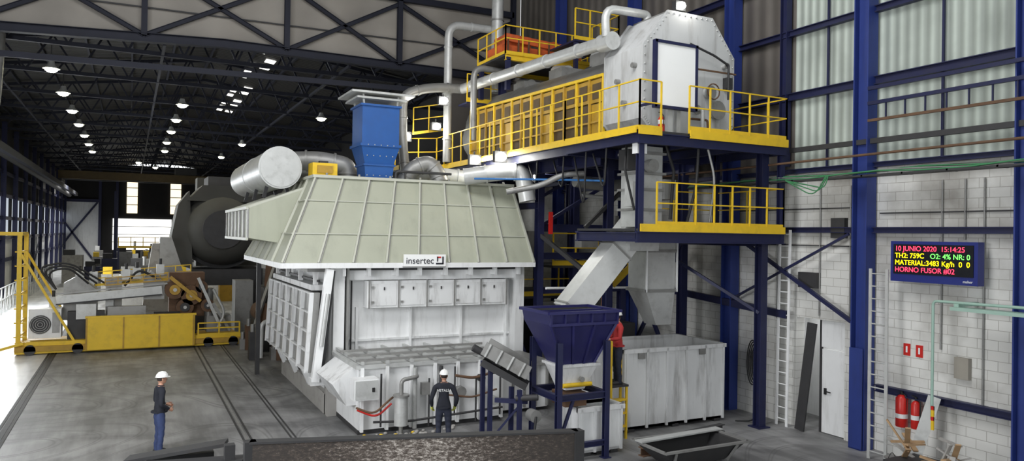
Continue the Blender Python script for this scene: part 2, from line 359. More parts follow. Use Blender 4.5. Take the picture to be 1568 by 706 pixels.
b=B('wall_gable')
b.prism([(LX-.3,GY,11.5),(3,GY,12.1),(RX,GY,12.0),(RX,GY,17),(LX-.3,GY,17)],(0,.12,0),corrG)
b.bx(12.3,RX,GY,GY+.12,6.5,12.0,corrB)
b.done()
b=B('gable_truss')
ch=lambda x: 11.5+(x-LX)/(3-LX)*.6 if x<3 else 12.1-.1*(x-3)/(RX-3)
TX=RX-.5
xs=[LX+.2,-5.0,.3,5.3,9.9,TX]
b.ib((LX+.2,GY-.25,11.45),(3,GY-.25,12.0),.3,.32,trussm); b.ib((3,GY-.25,12.0),(TX,GY-.25,11.95),.3,.32,trussm)
for x in xs: b.ib((x,GY-.25,ch(x)),(x,GY-.25,16.8),.2,.2,trussm)
for xa,xb in zip(xs[:-1],xs[1:]):
    b.ib((xa,GY-.25,ch(xa)),(xb,GY-.25,14.6),.14,.16,trussm); b.ib((xb,GY-.25,ch(xb)),(xa,GY-.25,14.6),.14,.16,trussm)
b.beam((LX+.2,GY-.25,14.6),(TX,GY-.25,14.9),.2,.25,trussm)
b.beam((LX+.2,GY-.6,10.6),(11,GY-.6,11.0),.12,.2,trussm); b.beam((LX+.2,GY-.1,12.9),(TX,GY-.1,13.2),.05,.05,dgrey)
b.done()

b=B('overhead_crane')
b.ib((LX+1.8,84,10.2),(RX-1,84,10.2),.4,.8,M('crane_ochre',(.10,.065,.02),.6,var=.3)); b.ib((LX+1.8,86,10.2),(RX-1,86,10.2),.4,.8,dgrey)
b.bx(4,6,83.8,86.2,10.7,11.4,dgrey)
for x in (LX+1.9,RX-1.2): b.bx(x-.3,x+.3,83,87,9.5,9.75,dgrey); b.beam((x,31,9.3),(x,110,9.3),.3,.4,trussm)
b.done()
lamps=[(-2.8,33+5.6*i) for i in range(7)]+[(2.1,39.1),(2.1,44.6),(2.1,50.1),(2.1,56.5),(2.2,62.7),(8.9,39.6),(6.8,54.6),(6.5,65),(.5,75),(2,80),(-5,92),(0,98),(-6,104)]  # farthest lamps, beyond the crane, are added to brighten the far wall
for i,(x,y) in enumerate(lamps):
    b=B('high_bay_lamp'); z=11.0
    b.cyl((x,y,z+.25),(x,y,z+.9),.02,dgrey,6); b.tube([(x,y,z+.3),(x,y,z+.15),(x,y,z)],[.1,.14,.3],lgrey,14)
    b.sph((x,y,z-.02),(.22,.22,.12),lampm,14,8); b.done()
    if y<70 or y>90:
        ld=bpy.data.lights.new('bay_light','SPOT'); ld.spot_size=math.radians(155); ld.spot_blend=.6; ld.energy=300 if y<70 else 2600; ld.color=(1,.94,.74) if y<70 else (1,1,.97); ld.shadow_soft_size=.3
        lo=bpy.data.objects.new('bay_light',ld); lo.location=(x,y,z-.25); sc.collection.objects.link(lo)

b=B('wall_columns_right')
for y,w in ((8.15,.32),(11.8,.34),(16.2,.32),(21,.32),(26,.32)):
    b.ib((RX-.22,y,0),(RX-.22,y,16.9),w,.4,blue,t=.03)
    b.bx(RX-.44,RX-.02,y-w/2,y+w/2,0,.03,blue)
b.bx(RX-.44,RX-.42,11.62,11.98,0,2.4,blue)
b.ib((RX-.15,14.3,6.9),(RX-.15,14.3,16.9),.2,.22,navy)
b.done()
b=B('wall_girts_right')
for z,w in ((8.75,.2),(10.45,.16),(12,.2),(5.2,.14),(6.75,.12),(1.5,.16),(3.2,.12)):
    if z==1.5: b.ib((RX-.12,4,z),(RX-.12,11.5,z),.16,w,navy)
    elif z==3.2: b.beam((RX-.3,14,2.95),(RX-.3,20,3.35),.12,.2,navy)
    else: b.ib((RX-.12,3,z),(RX-.12,29.6,z),.16,w,navy)
b.beam((RX-.5,4,8.15),(RX-.5,11.5,8.15),.08,.08,navy); b.beam((RX-.5,4,7.75),(RX-.5,11.5,7.75),.06,.06,rust)
for i in range(16): b.beam((RX-.5,4+i*.47,8.15),(RX-.5,4+i*.47,7.75),.03,.03,navy)
b.beam((RX-.5,4,8.5),(RX-.5,11.5,8.5),.08,.08,navy); b.beam((RX-.25,4,7.3),(RX-.25,14,7.3),.1,.12,dgrey)
b.beam((RX-.35,12.0,3.0),(RX-.35,16.0,5.1),.09,.09,navy); b.beam((RX-.35,16,3.2),(RX-.35,12.1,5.1),.06,.06,navy)
for y in (6.2,10,13,18.5): b.beam((RX-.06,y,6.7),(RX-.06,y,12),.05,.05,navy)
b.done()
b=B('cable_tray')
b.bx(RX-.85,RX-.5,3,20,6.42,6.46,dgrey)
for y0 in range(3,20): b.beam((RX-.85,y0+.4,6.44),(RX-.5,y0+.4,6.44),.04,.05,dgrey)
cg=M('cable_grey',(.2,.23,.2))
for k in range(4):
    pts=[(RX-.82+.07*k,3+j*1.0,6.5+.04*math.sin(j*1.7+k)+.02*k) for j in range(18)]
    b.tube(pts,.018,green if k%2==0 else cg,6)
for k in range(3):
    pts=[(RX-.86,12.3+.03*k,6.5),(RX-.86,12.4+.15*k,6.2-.1*k),(RX-.86,13.6,6.45)]
    b.pipe(pts,.015,green,.3,6)
b.pipe([(RX-.9,3,6.95),(RX-.9,12.6,6.9),(RX-.9,20,6.85)],.03,rust,seg=8)
b.done()
b=B('wall_conduits')
for y,z0,z1 in ((10.0,2.6,6.3),(9.1,1.5,6.3),(12.3,3,6.3),(13.2,3,6.4),(14.6,2.8,6.4),(9.5,5.0,6.3),(15.3,3,6.4),(7.0,2,6.3)):
    b.cyl((RX-.04,y,z0),(RX-.04,y,z1),.02,grey,6)
for z in (5.75,4.8): b.beam((RX-.04,12,z),(RX-.04,16,z),.03,.03,dgrey)
b.beam((RX-.04,4,5.6),(RX-.04,11.5,5.6),.03,.03,dgrey)
b.bx(RX-.12,RX,9.35,9.65,2.05,2.5,M('box_grey',(.3,.28,.24),.5)); b.bx(RX-.1,RX,8.25,8.5,5.6,6.0,white2); b.bx(RX-.1,RX,8.2,8.45,2.0,2.25,grey)
b.bx(RX-.14,RX,13.2,13.8,3.7,4.1,dgrey); b.bx(RX-.14,RX,12.4,12.8,5.0,5.5,dgrey)
b.done()
b=B('mint_pipe_bracket'); b.pipe([(RX-.7,9.75,1.2),(RX-.7,9.75,3.7),(RX-.7,5,3.75)],.03,mint,.1,8); b.bx(RX-.85,RX-.55,6,9.3,3.55,3.62,mint); b.bx(RX-.72,RX-.02,9.2,9.3,3.62,3.7,mint);b.bx(RX-.72,RX-.02,6.2,6.3,3.62,3.7,mint); b.done()

b=B('led_display_sign')
b.bx(RX-.42,RX-.2,9.0,10.94,4.05,4.95,M('sign_blue_frame',(.012,.022,.17),.4)); b.bx(RX-.44,RX-.42,9.08,10.86,4.22,4.88,M('sign_screen',(.004,.005,.009),.3,bump=0))
for y in (9.4,10.5): b.bx(RX-.2,RX,y-.04,y+.04,4.3,4.7,dgrey)
sg=b.done()
ledr=M('led_red',(1,.05,.1),emit=3,ecol=(1,.03,.08),bump=0); ledg=M('led_green',(.1,1,.1),emit=2.5,ecol=(.15,1,.1),bump=0); ledy=M('led_yellow',(1,.8,0),emit=3,ecol=(1,.75,0),bump=0)
R=(math.pi/2,0,-math.pi/2)
for t,mt,z,y in (('10 JUNIO 2020  15:14:25',ledr,0,10.82),('TH2: 759C',ledy,1,10.82),('O2: 4% NR: 0',ledg,1,10.0),('MATERIAL:3483 Kg/h  0  0',ledy,2,10.82),('HORNO FUSOR #02',ledr,3,10.82)):
    text(t,(RX-.445,y,4.735-.155*z),R,.155,mt,sg,'led_text',ext=.001,sx=.98)
text('maker',(RX-.425,9.3,4.1),R,.08,white2,sg,'maker_label')

def ladder(name,base,top,w,n,wdir,mat):
    b=B(name); base=V(base); top=V(top); wd=V(wdir)*w/2
    for s_ in(-1,1): b.beam(base+wd*s_,top+wd*s_,.03,.07,mat)
    for i in range(n):
        p=base+(top-base)*((i+.6)/n); b.cyl(p-wd,p+wd,.016,mat,8)
    b.done()
ladder('leaning_ladder',(RX-.8,10.95,0.01),(RX-.47,11.2,4.3),.42,15,(0,1,0),ductm)
ladder('wall_ladder',(RX-.35,14.1,0.01),(RX-.3,14.1,5.2),.34,17,(0,1,0),white2)
def ext(x,y,z,r=.085,h=.5):
    b=B('fire_extinguisher')
    b.tube([(x,y,z),(x,y,z+.02),(x,y,z+h-.08),(x,y,z+h-.02),(x,y,z+h)],[r*.9,r,r,r*.6,r*.3],red,16); b.cyl((x,y,z+h),(x,y,z+h+.07),.025,black,8)
    b.beam((x,y-.02,z+h+.07),(x,y+.1,z+h+.1),.02,.02,black); b.pipe([(x,y,z+h+.03),(x-.02,y-.12,z+h),(x-.02,y-.11,z+.15)],.014,black,.08,6)
    b.cyl((x,y,z+.2),(x,y,z+.3),r*1.01,white2,16)
    b.done()
ext(RX-.17,10.8,.75,.13,.72); ext(RX-.17,10.46,.78,.1,.62)
ext(14.3,17.6,0,.09,.5)
b=B('fire_sign'); 
b.bx(RX-.02,RX,10.72,10.88,2.35,2.62,red); b.bx(RX-.025,RX-.02,10.78,10.82,2.42,2.56,white2); b.done()
b=B('fire_sign'); b.bx(RX-.02,RX,10.42,10.58,2.35,2.62,red);b.bx(RX-.025,RX-.02,10.48,10.52,2.42,2.56,white2); b.done()
b=B('hazard_strip_sign'); b.bx(RX-.78,RX-.75,9.66,9.72,1.0,1.5,yellow); b.bx(RX-.785,RX-.75,9.66,9.72,1.2,1.28,red);b.bx(RX-.785,RX-.75,9.66,9.72,1.42,1.5,red); b.done()
b=B('hose_reel')
b.cyl((RX-.3,15.2,1.7),(RX-.02,15.2,1.7),.08,dgrey,10)
for k in range(5): 
    b.tube([(RX-.14-.04*k,15.2+(.12+.02*k)*math.cos(a),1.5+(.42+.05*k)*math.sin(a)) for a in [i*math.pi/10 for i in range(21)]],.018,black,6)
b.pipe([(RX-.2,15.0,1.4),(RX-.3,14.9,.4),(RX-.8,14.6,.05),(RX-1.2,14.9,.04)],.022,black,.3,6)
b.done()

b=B('wood_scrap_pile')
for i in range(18):
    x=RX-1.0-random.random()*.7; y=8.6+random.random()*1.4; z=.15+random.random()*.5
    d=V((random.uniform(-.6,.6),random.uniform(-1,1),random.uniform(-.1,.7))).normalized()*random.uniform(.4,.8)
    b.beam(V((x,y,z+.3))-d*.5,V((x,y,z+.3))+d*.6,.1,.03,wood if i%3 else lconc)
b.bx(RX-1.9,RX-.9,8.4,10.0,0,.45,dgrey); b.done()
b=B('leaning_board'); b.beam((RX-.9,10.1,0.01),(RX-.3,9.95,1.6),.25,.03,lgrey,up=V((1,.5,0))); b.done()
b=B('paint_bucket'); x,y=RX-1.2,10.3; b.tube([(x,y,0),(x,y,.3)],[.12,.15],white2,16); b.cyl((x,y,.3),(x,y,.32),.155,grey,16); b.pipe([(x-.15,y,.28),(x,y,.45),(x+.15,y,.28)],.008,dgrey,.1,6); b.done()

# ------------------------------------------------------------------ melting furnace
b=B('melting_furnace')
FX0,FX1,FYf,FYb=4.95,10.9,20.6,26.2
b.bx(4.75,11.0,20.1,26.6,0,.55,conc); b.bx(4.9,11,20.3,26.4,.55,.7,white)
b.bx(FX0,FX1,FYf,FYb,.7,4.0,white2)
b.bx(4.95,5.25,20.15,20.6,.7,3.98,white2); b.bx(10.55,10.85,20.15,20.6,.7,3.98,white)
b.bx(5.25,10.55,20.3,20.6,3.62,3.98,white2)
b.bx(5.3,5.36,20.1,20.6,.7,3.98,grey)
b.bx(5.9,10.3,20.2,20.6,2.84,3.6,white2)
for i in range(6):
    x=5.95+i*.86; b.bx(x-.015,x+.015,20.14,20.2,2.82,3.62,grey)
for i in range(5):
    x=6.38+i*.86; b.bx(x-.36,x+.36,20.17,20.2,2.9,3.52,white)
    b.bx(x-.015,x+.015,20.13,20.17,3.34,3.42,dgrey)
    for z in (3.0,3.42): b.bx(x-.37,x-.3,20.13,20.17,z-.03,z+.03,grey)
for x in (5.7,7.3,8.9,10.4): b.bx(x-.03,x+.03,20.5,20.6,.8,2.84,white2)
b.bx(5.36,10.55,20.54,20.6,1.87,1.93,white)
for x in (5.42,5.52): b.cyl((x,20.45,.8),(x,20.45,3.6),.025,dgrey,8)
b.bx(5.36,10.5,20.1,20.6,.7,.95,grey)
b.bx(5.3,10.6,20.18,20.22,3.9,3.97,dgrey)
for x in (5.2,5.9,6.7,7.4,8.2,9.0,9.8,10.6): b.bx(x-.04,x+.04,20.0,20.35,3.75,4.0,white2)
b.beam((4.78,19.95,3.95),(4.42,19.9,.95),.2,.2,white2); b.beam((4.9,20.0,3.9),(4.62,20.0,1.0),.08,.1,dgrey)
b.cyl((4.72,19.83,3.3),(4.55,19.8,1.9),.06,lgrey,12)
b.bx(4.3,5.0,19.85,20.15,.85,1.05,white); 
b.bx(4.75,5.05,19.85,20.2,0,.9,conc); b.bx(5.15,5.35,19.9,20.2,0,.75,white2)
for y in (22,24,26): b.beam((4.75,y,.5),(4.4,y,1.3),.15,.15,white)
def P(y,z,o=0): return V((4.42-.12*(3.3-z)/2.1-o,y,z))
b.prism([P(20.15,1.15),P(20.15,3.3),P(20.15,3.3)+V((.16,0,0)),P(20.15,1.15)+V((.16,0,0))],(0,6.6,0),grey)
for y in (20.2,21.3,22.4,23.5,24.6,25.7,26.7): b.beam(P(y,1.15,.05),P(y,3.3,.05),.08,.12,white,up=V((1,0,0)))
for z in (1.2,1.72,2.24,2.76,3.28): b.beam(P(20.15,z,.05),P(26.75,z,.05),.08,.05,white)
b.bx(4.4,4.95,20.4,26.5,3.35,3.5,white); b.bx(4.3,4.95,20.5,26.6,3.85,4.0,grey)
for y in (20.6,22.6,24.6,26.4): b.beam((4.55,y,3.4),(4.55,y,4.0),.12,.12,white)
b.beam((4.6,20.4,3.6),(4.6,26.4,3.6),.06,.06,dgrey)
hb=(3.5,11.0,19.85,26.6,4.12); ht=(4.62,10.88,21.2,25.2,6.5)
b.bx(3.45,11.05,19.8,26.65,3.98,4.12,white2); b.frus(hb,ht,hoodc); b.bx(4.55,10.95,21.12,25.3,6.5,6.58,ribc)
n=8
for i in range(n+1):
    t=i/n; p=V((hb[0]+(hb[1]-hb[0])*t,hb[2]-.02,hb[4])); q=V((ht[0]+(ht[1]-ht[0])*t,ht[2]-.02,ht[4])); b.beam(p,q,.05,.09,ribc,up=V((0,-1,.5)))
    b.beam(p+V((.05,-.01,0)),q+V((.05,-.01,0)),.02,.03,grey,up=V((0,-1,.5)))
for t in (.33,.72): 
    z=hb[4]+(ht[4]-hb[4])*t; f=lambda a,c: a+(c-a)*t
    b.beam((f(hb[0],ht[0]),f(hb[2],ht[2])-.02,z),(f(hb[1],ht[1]),f(hb[2],ht[2])-.02,z),.05,.03,ribc)
    b.beam((f(hb[0],ht[0])-.02,f(hb[2],ht[2]),z),(f(hb[0],ht[0])-.02,f(hb[3],ht[3]),z),.05,.03,ribc)
for i in range(1,6):
    t=i/5; b.beam((hb[0]-.02,hb[2]+(hb[3]-hb[2])*t,hb[4]),(ht[0]-.02,ht[2]+(ht[3]-ht[2])*t,ht[4]),.05,.08,ribc,up=V((-1,0,.5)))
for i in range(7): b.cyl((5+i*.95,21.4,6.58),(5+i*.95,21.4,6.66),.035,grey,8)
b.prism([(2.95,21.9,4.75),(2.95,21.9,5.6),(4.45,21.9,6.2),(4.7,21.9,6.2),(3.9,21.9,4.6)],(0,5.2,0),hoodc)
for i in range(7):
    y=21.92+i*.86; b.beam((2.92,y,4.72),(2.92,y,5.62),.04,.06,grey,up=V((0,1,0))); b.beam((2.92,y,5.62),(4.45,y,6.22),.05,.06,ribc)
b.beam((2.9,21.88,5.6),(2.9,27.1,5.6),.06,.08,ribc); b.beam((2.9,21.88,4.72),(2.9,27.1,4.72),.06,.08,ribc)
for y in (26.7,): b.beam((3.95,y,0),(3.95,y,4.65),.14,.14,dgrey)
fu=b.done()
b=B('company_sign'); b.bx(6.8,8.05,19.72,19.79,4.02,4.36,boardw); b.bx(6.78,8.07,19.74,19.8,4.0,4.02,grey)
b.bx(7.75,7.98,19.70,19.72,4.08,4.12,text_d);b.bx(7.94,7.98,19.70,19.72,4.08,4.3,text_d);b.bx(7.78,7.9,19.70,19.72,4.26,4.3,red);b.bx(7.78,7.81,19.70,19.72,4.16,4.3,text_d)
s_=b.done(); text('insertec',(6.85,19.712,4.1),(math.pi/2,0,0),.26,text_d,s_,'lettering')

b=B('furnace_charging_well')
b.bx(5.0,8.9,17.7,20.0,.12,1.62,white2); b.bx(4.9,9.0,17.6,20.1,1.62,1.72,lgrey); b.bx(5.0,8.9,17.75,20,0,.12,dgrey)
for i in range(7):
    x=5.05+i*.63; b.beam((x,17.6,.1),(x,17.6,1.66),.07,.1,white2); b.beam((x,17.55,1.77),(x,20.1,1.77),.07,.08,lgrey)
for y in (17.65,18.4,19.2): b.beam((4.9,y,1.83),(9.0,y,1.83),.05,.06,grey)
b.prism([(4.4,17.9,1.25),(5.0,17.9,1.7),(5.0,17.9,.7),(4.75,17.9,.7)],(0,1.8,0),white)
b.bx(4.75,5.35,17.2,17.6,.95,1.45,white2); b.bx(4.78,5.32,17.18,17.2,.98,1.42,lgrey); b.bx(5.18,5.24,17.15,17.18,1.15,1.25,black)
b.cyl((5.95,17.3,.25),(5.95,17.3,.95),.17,lgrey,18); b.cyl((5.95,17.3,.95),(5.95,17.3,1.0),.2,grey,18); b.cyl((5.95,17.3,.0),(5.95,17.3,.25),.05,grey,10)
b.pipe([(5.95,17.3,1.0),(5.95,17.3,1.35),(6.4,17.35,1.4),(6.4,17.6,1.4)],.05,grey)
b.pipe([(4.8,17.2,.8),(5.2,17.1,.62),(5.6,17.2,.9),(5.8,17.5,.9)],.026,rust,.2); b.pipe([(4.85,17.3,.72),(5.3,17.2,.52),(5.7,17.3,.8)],.026,red,.2)
b.pipe([(7.4,17.35,1.35),(7.9,17.3,1.25),(8.4,17.35,1.35),(8.7,17.5,1.3)],.035,rust,.2); b.pipe([(7.0,17.4,.9),(7.9,17.35,.75),(8.6,17.4,.9)],.025,rust,.2)
b.cyl((6.35,17.45,.1),(6.35,17.45,1.6),.06,lgrey,12); b.cyl((7.05,17.45,1.0),(7.05,17.45,1.6),.05,dgrey,12)
for x,z0,z1 in ((5.5,.2,1.5),(6.75,.1,1.3),(7.45,.3,1.55),(8.05,.1,1.2),(8.75,.2,1.5)): b.cyl((x,17.5,z0),(x,17.5,z1),.025,dgrey,8)
b.pipe([(5.3,17.45,.35),(6.2,17.4,.3),(8.8,17.45,.4)],.03,dgrey,.2,8)
b.bx(6.55,6.75,17.45,17.6,.9,1.2,grey); b.cyl((7.6,17.6,.9),(7.6,17.4,.9),.14,grey,16); b.cyl((8.2,17.6,1.2),(8.2,17.45,1.2),.1,dgrey,14); b.cyl((8.55,17.6,.6),(8.55,17.4,.6),.12,lgrey,14)
b.bx(9.0,10.6,18.2,20.0,.1,1.3,white); b.bx(9.0,10.7,18.1,20.05,1.3,1.4,grey)
for i in range(5): b.bx(9.1+i*.36,9.14+i*.36,18.1,18.2,.15,1.3,grey)
b.done()
b=B('floor_rubble')
for i in range(60):
    x=random.uniform(4.9,6.6) if i<34 else random.uniform(4.6,7.5); y=random.uniform(16.7,17.5) if i>=34 else random.uniform(17.0,17.5)+.1; r=random.uniform(.02,.07)
    b.sph((x,y,r*.5),(r,r*.8,r*.6),conc if i%9 else yellow,6,4)
b.done()

b=B('exhaust_cylinder')
b.cyl((3.85,22.3,6.82),(3.85,29.2,6.82),.6,lgrey,36)
b.cyl((3.85,22.28,6.82),(3.85,22.34,6.82),.62,lgrey,36); b.cyl((3.85,22.25,6.82),(3.85,22.28,6.82),.57,lgrey,36)
for y in (25.8,): b.cyl((3.85,y,6.82),(3.85,y+.04,6.82),.615,lgrey,36)
for y in (23,25,27): b.beam((3.5,y,5.95),(3.6,y,6.35),.1,.1,dgrey); b.beam((4.2,y,6.1),(4.15,y,6.3),.1,.1,dgrey)
b.done()
b=B('yellow_actuator_box'); b.bx(4.72,5.45,22.0,22.6,6.59,7.0,yellow); b.bx(4.85,5.3,21.95,22.0,6.7,6.92,ydirty); b.bx(4.95,5.2,22.1,22.3,7.0,7.07,dgrey); b.done()
b=B('exhaust_duct')
b.pipe([(4.5,23.6,7.15),(5.2,23.4,7.2),(6.1,23.3,7.05),(6.1,23.3,6.6)],.3,grey,.4,18,True)
b.pipe([(4.6,24.6,6.9),(6.4,24.6,7.0)],.28,lgrey,.3,16,True)
b.pipe([(7.75,22.6,6.6),(7.95,22.5,7.0),(8.5,22.4,7.25),(8.75,22.3,6.95),(8.85,22.2,6.6)],.26,grey,.4,18,True)
b.pipe([(9.1,20.9,6.72),(10.3,20.3,6.92),(10.7,20.1,6.9),(10.85,20.0,6.0)],.26,ductm,.5,20,True)
b.pipe([(8.2,23.0,6.95),(9.4,22.9,6.9),(10.0,22.8,6.85)],.24,ductm,.4,14,True)
for x in (7.2,7.5): b.pipe([(x,21.8,6.6),(x,21.8,6.85),(x+1.5,21.7,6.85)],.04,dgrey,.1,8)
b.done()
b=B('blue_chimney_chute')
cx,cy=6.72,22.4
b.frus((cx-.42,cx+.42,cy-.42,cy+.42,6.58),(cx-.46,cx+.46,cy-.46,cy+.46,7.0),cblue)
b.frus((cx-.44,cx+.44,cy-.44,cy+.44,7.0),(cx-.6,cx+.6,cy-.58,cy+.58,7.6),cblue); b.bx(cx-.64,cx+.64,cy-.62,cy+.62,7.58,7.66,cblue)
b.bx(cx-.58,cx+.58,cy-.56,cy+.56,7.66,8.85,cblue); b.bx(cx-.64,cx+.64,cy-.62,cy+.62,8.8,8.86,cblue)
b.bx(cx-.5,cx+.5,cy-.5,cy+.5,7.0,7.05,cblue)
for z in (6.7,7.3,7.62):
    for k in range(5): b.sph((cx-.4+.2*k,cy-.62 if z>7.6 else cy-.52,z),(.02,.02,.02),lgrey,6,4)
for sx_ in (-1,1):
    for sy_ in (-1,1): b.beam((cx+sx_*.52,cy+sy_*.5,8.86),(cx+sx_*.55,cy+sy_*.52,9.15),.05,.05,lgrey)
b.bx(cx-.78,cx+.78,cy-.7,cy+.7,9.0,9.06,lgrey); b.bx(cx-.98,cx+.98,cy-.85,cy+.85,9.14,9.2,lgrey)
b.frus((cx-.98,cx+.98,cy-.85,cy+.85,9.2),(cx-.5,cx+.5,cy-.4,cy+.4,9.3),grey)
b.done()

# ------------------------------------------------------------------ steel tower / dryer
b=B('dryer_support_structure')
Z1,Z2=5.15,7.45
for x,y,z in ((14.75,14.25,7.3),(14.85,17.5,7.3),(11.5,20.4,7.3),(14.85,20.6,7.3),(11.5,24,7.3),(14.85,24,11),(10.6,26.2,7.5),(14.85,26.5,11),(12.4,17.9,7.3),(11.9,24,11),(13.2,21.0,7.3)):
    b.ib((x,y,0),(x,y,z),.22,.24,navy,t=.025); b.bx(x-.2,x+.2,y-.2,y+.2,0,.03,navy)
for x,y in ((10.5,13.9),(15.05,13.9),(15.05,16.3)): b.ib((x,y,Z1-.25),(x,y,Z2),.14,.14,navy)
b.bx(10.45,15.1,13.85,16.5,Z1-.06,Z1,dgrey)
for y in (13.85,16.45): b.ib((10.4,y,Z1-.2),(15.12,y,Z1-.2),.14,.26,navy)
for x in (10.45,12,13.5,15.05): b.ib((x,13.85,Z1-.2),(x,16.5,Z1-.2),.12,.22,navy)
b.ib((14.75,14.25,Z1-.3),(14.75,17.5,Z1-.3),.14,.2,navy)
b.bx(10.4,15.12,13.8,17,Z2-.06,Z2,dgrey); b.bx(10.35,11.6,17,26.5,Z2-.06,Z2,dgrey)
b.ib((10.4,13.8,Z2-.2),(15.12,13.8,Z2-.2),.14,.26,navy); b.ib((10.4,17,Z2-.2),(15.12,17,Z2-.2),.14,.26,navy)
for x in (10.4,12,13.6,15.05): b.ib((x,13.8,Z2-.2),(x,17,Z2-.2),.12,.22,navy)
b.ib((10.5,17,Z2-.19),(10.5,26.5,Z2-.19),.16,.26,navy); b.ib((11.5,17,Z2-.35),(11.5,26.5,Z2-.35),.2,.4,navy); b.ib((14.85,17,Z2-.35),(14.85,26.5,Z2-.35),.2,.4,navy)
for y in (18.5,21.2,24,26.3): b.ib((11.0 if y<23 else 10.4,y,Z2-.32),(15,y,Z2-.32),.16,.3,navy)
for y in (20.5,24): b.ib((11.5,y,5.2),(14.85,y,5.2),.16,.25,navy); b.beam((11.5,y,5.2),(14.85,y,7.1),.1,.1,navy)
b.ib((11.5,20.4,5.9),(11.5,26.2,5.9),.16,.2,navy); b.beam((11.5,20.4,.2),(11.5,24,4),.1,.1,navy); b.ib((11.5,20.4,4.3),(14.85,20.6,4.3),.16,.22,navy); b.ib((11.5,20.4,3.2),(14.85,20.6,3.2),.14,.2,navy)
b.beam((14.85,17.5,.3),(14.85,20.6,4.8),.1,.1,navy); b.beam((14.85,20.6,.3),(14.85,17.5,4.8),.1,.1,navy)
b.beam((14.75,14.3,3.0),(13.0,17.3,5.0),.08,.08,navy); b.beam((11.6,17.9,5.2),(13.8,17.9,7.1),.1,.1,dgrey); b.beam((12.4,17.9,3.4),(11.5,20.4,5.0),.12,.12,dgrey)
b.bx(12.2,14.8,20.7,23,3.9,3.98,dgrey); b.rail([(12.2,20.7,3.98),(14.8,20.7,3.98)],yellow,1.05,.8)
b.bx(11.6,14.8,22,26,2.8,2.88,dgrey); b.rail([(11.6,22,2.88),(14.8,22,2.88)],yellow,1.05,.8)
for i in range(9):
    x=12.9+i*.2; z=3.6+i*.17; b.bx(x-.12,x+.12,18.2,18.9,z,z+.03,yellow)
b.beam((12.8,18.2,3.5),(14.7,18.2,5.1),.03,.2,yellow); b.beam((12.8,18.9,3.5),(14.7,18.9,5.1),.03,.2,yellow); b.beam((12.8,18.2,4.4),(14.6,18.2,6.0),.04,.04,yellow)
for k,(x,y,dz) in enumerate(((10.45,15.2,.9),(10.5,16.2,1.3),(10.55,17.4,.8),(10.5,18.8,.6))):
    b.pipe([(x,y,Z2-.3),(x+.05,y+.15,Z2-.5-dz),(x+.2,y+.9,Z2-.35)],.025,black,.4,8)
b.pipe([(12.3,13.95,Z2-.3),(12.2,13.9,6.2),(12.0,14.0,5.3)],.035,black,.3,8); b.pipe([(12.6,13.95,Z2-.3),(12.8,13.9,6.4),(12.7,14.0,5.2)],.03,grey,.3,8)
b.bx(10.42,10.7,13.9,14.1,6.9,7.2,white2)
tower=b.done()
b=B('guard_railing')
rt=.036
b.rail([(11.85,13.78,Z2),(15.1,13.78,Z2),(15.1,17,Z2)],yellow,1.15,.62,.18,rt); b.beam((11.85,13.74,Z2-.02),(15.12,13.74,Z2-.02),.03,.2,yellow)
b.rail([(11.0,13.78,Z2),(10.38,13.78,Z2),(10.33,17,Z2),(10.33,26.4,Z2)],yellow,1.15,.8,.1,rt)
b.beam((10.3,13.8,Z2-.02),(10.3,26.4,Z2-.02),.03,.14,yellow); b.beam((10.33,13.74,Z2-.02),(11.0,13.74,Z2-.02),.03,.2,yellow)
b.rail([(10.95,13.83,Z1),(15.08,13.83,Z1),(15.08,16.4,Z1)],yellow,1.1,.6,.18,rt); b.beam((10.45,13.79,Z1+.02),(15.1,13.79,Z1+.02),.03,.18,yellow)
b.rail([(12.1,16.4,Z1),(15.08,16.4,Z1)],yellow,1.1,.8,.1,.035)
b.rail([(8.9,26.5,Z2-.1),(10.33,26.4,Z2)],yellow,1.15,.6,.16,.04); b.rail([(8.9,26.5,Z2-.1),(8.9,28.2,Z2-.1)],yellow,1.15,.6,.16,.04)
b.bx(8.9,11.6,26.5,28.2,Z2-.16,Z2-.1,dgrey)
b.beam((9,28.0,0),(9,28.0,Z2-.16),.15,.15,navy)
b.rail([(9.2,25.9,8.6),(10.3,25.6,8.8)],yellow,1,.5,.1,.035); b.rail([(10.6,24.2,9.7),(12,24.2,9.7)],yellow,1.0,.5,.15,.035); b.bx(10.6,12,24.2,25,9.64,9.7,navy)
b.done(tower)

b=B('rotary_dryer')
hx0,hx1,z0,z1=11.3,14.25,Z2+.15,10.7
oct_=[(hx0+.35,z0),(hx0,z0+.35),(hx0,z1-.95),(hx0+.75,z1),(hx1-.75,z1),(hx1,z1-.95),(hx1,z0+.35),(hx1-.35,z0)]
b.prism([(x,14.9,z) for x,z in oct_],(0,1.6,0),headw)
cxo,czo=(hx0+hx1)/2,(z0+z1)/2
for yy in (14.86,16.5): 
    b.prism([(cxo+(x-cxo)*1.03,yy,czo+(z-czo)*1.03) for x,z in oct_],(0,.05,0),headw)
for i,(x,z) in enumerate(oct_):
    x2,z2=oct_[(i+1)%8]
    for t in range(8):
        b.sph((cxo+((x+(x2-x)*t/8)-cxo)*.985,14.85,czo+((z+(z2-z)*t/8)-czo)*.985),(.025,.02,.025),lgrey,6,4)
for i in range(7): b.bx(hx0+.8+i*.22,hx0+.84+i*.22,15.0,16.4,z1,z1+.06,grey)
for px,pz,r in ((13.35,8.75,.14),(13.6,8.3,.2),(12.9,8.25,.1),(13.9,9.5,.06)):
    b.cyl((px,14.9,pz),(px,14.72,pz),r,lgrey,18); b.cyl((px,14.72,pz),(px,14.68,pz),r*1.25,grey,18)
b.pipe([(12.9,14.72,8.25),(12.9,14.5,8.25),(12.9,14.5,7.5)],.05,lgrey)
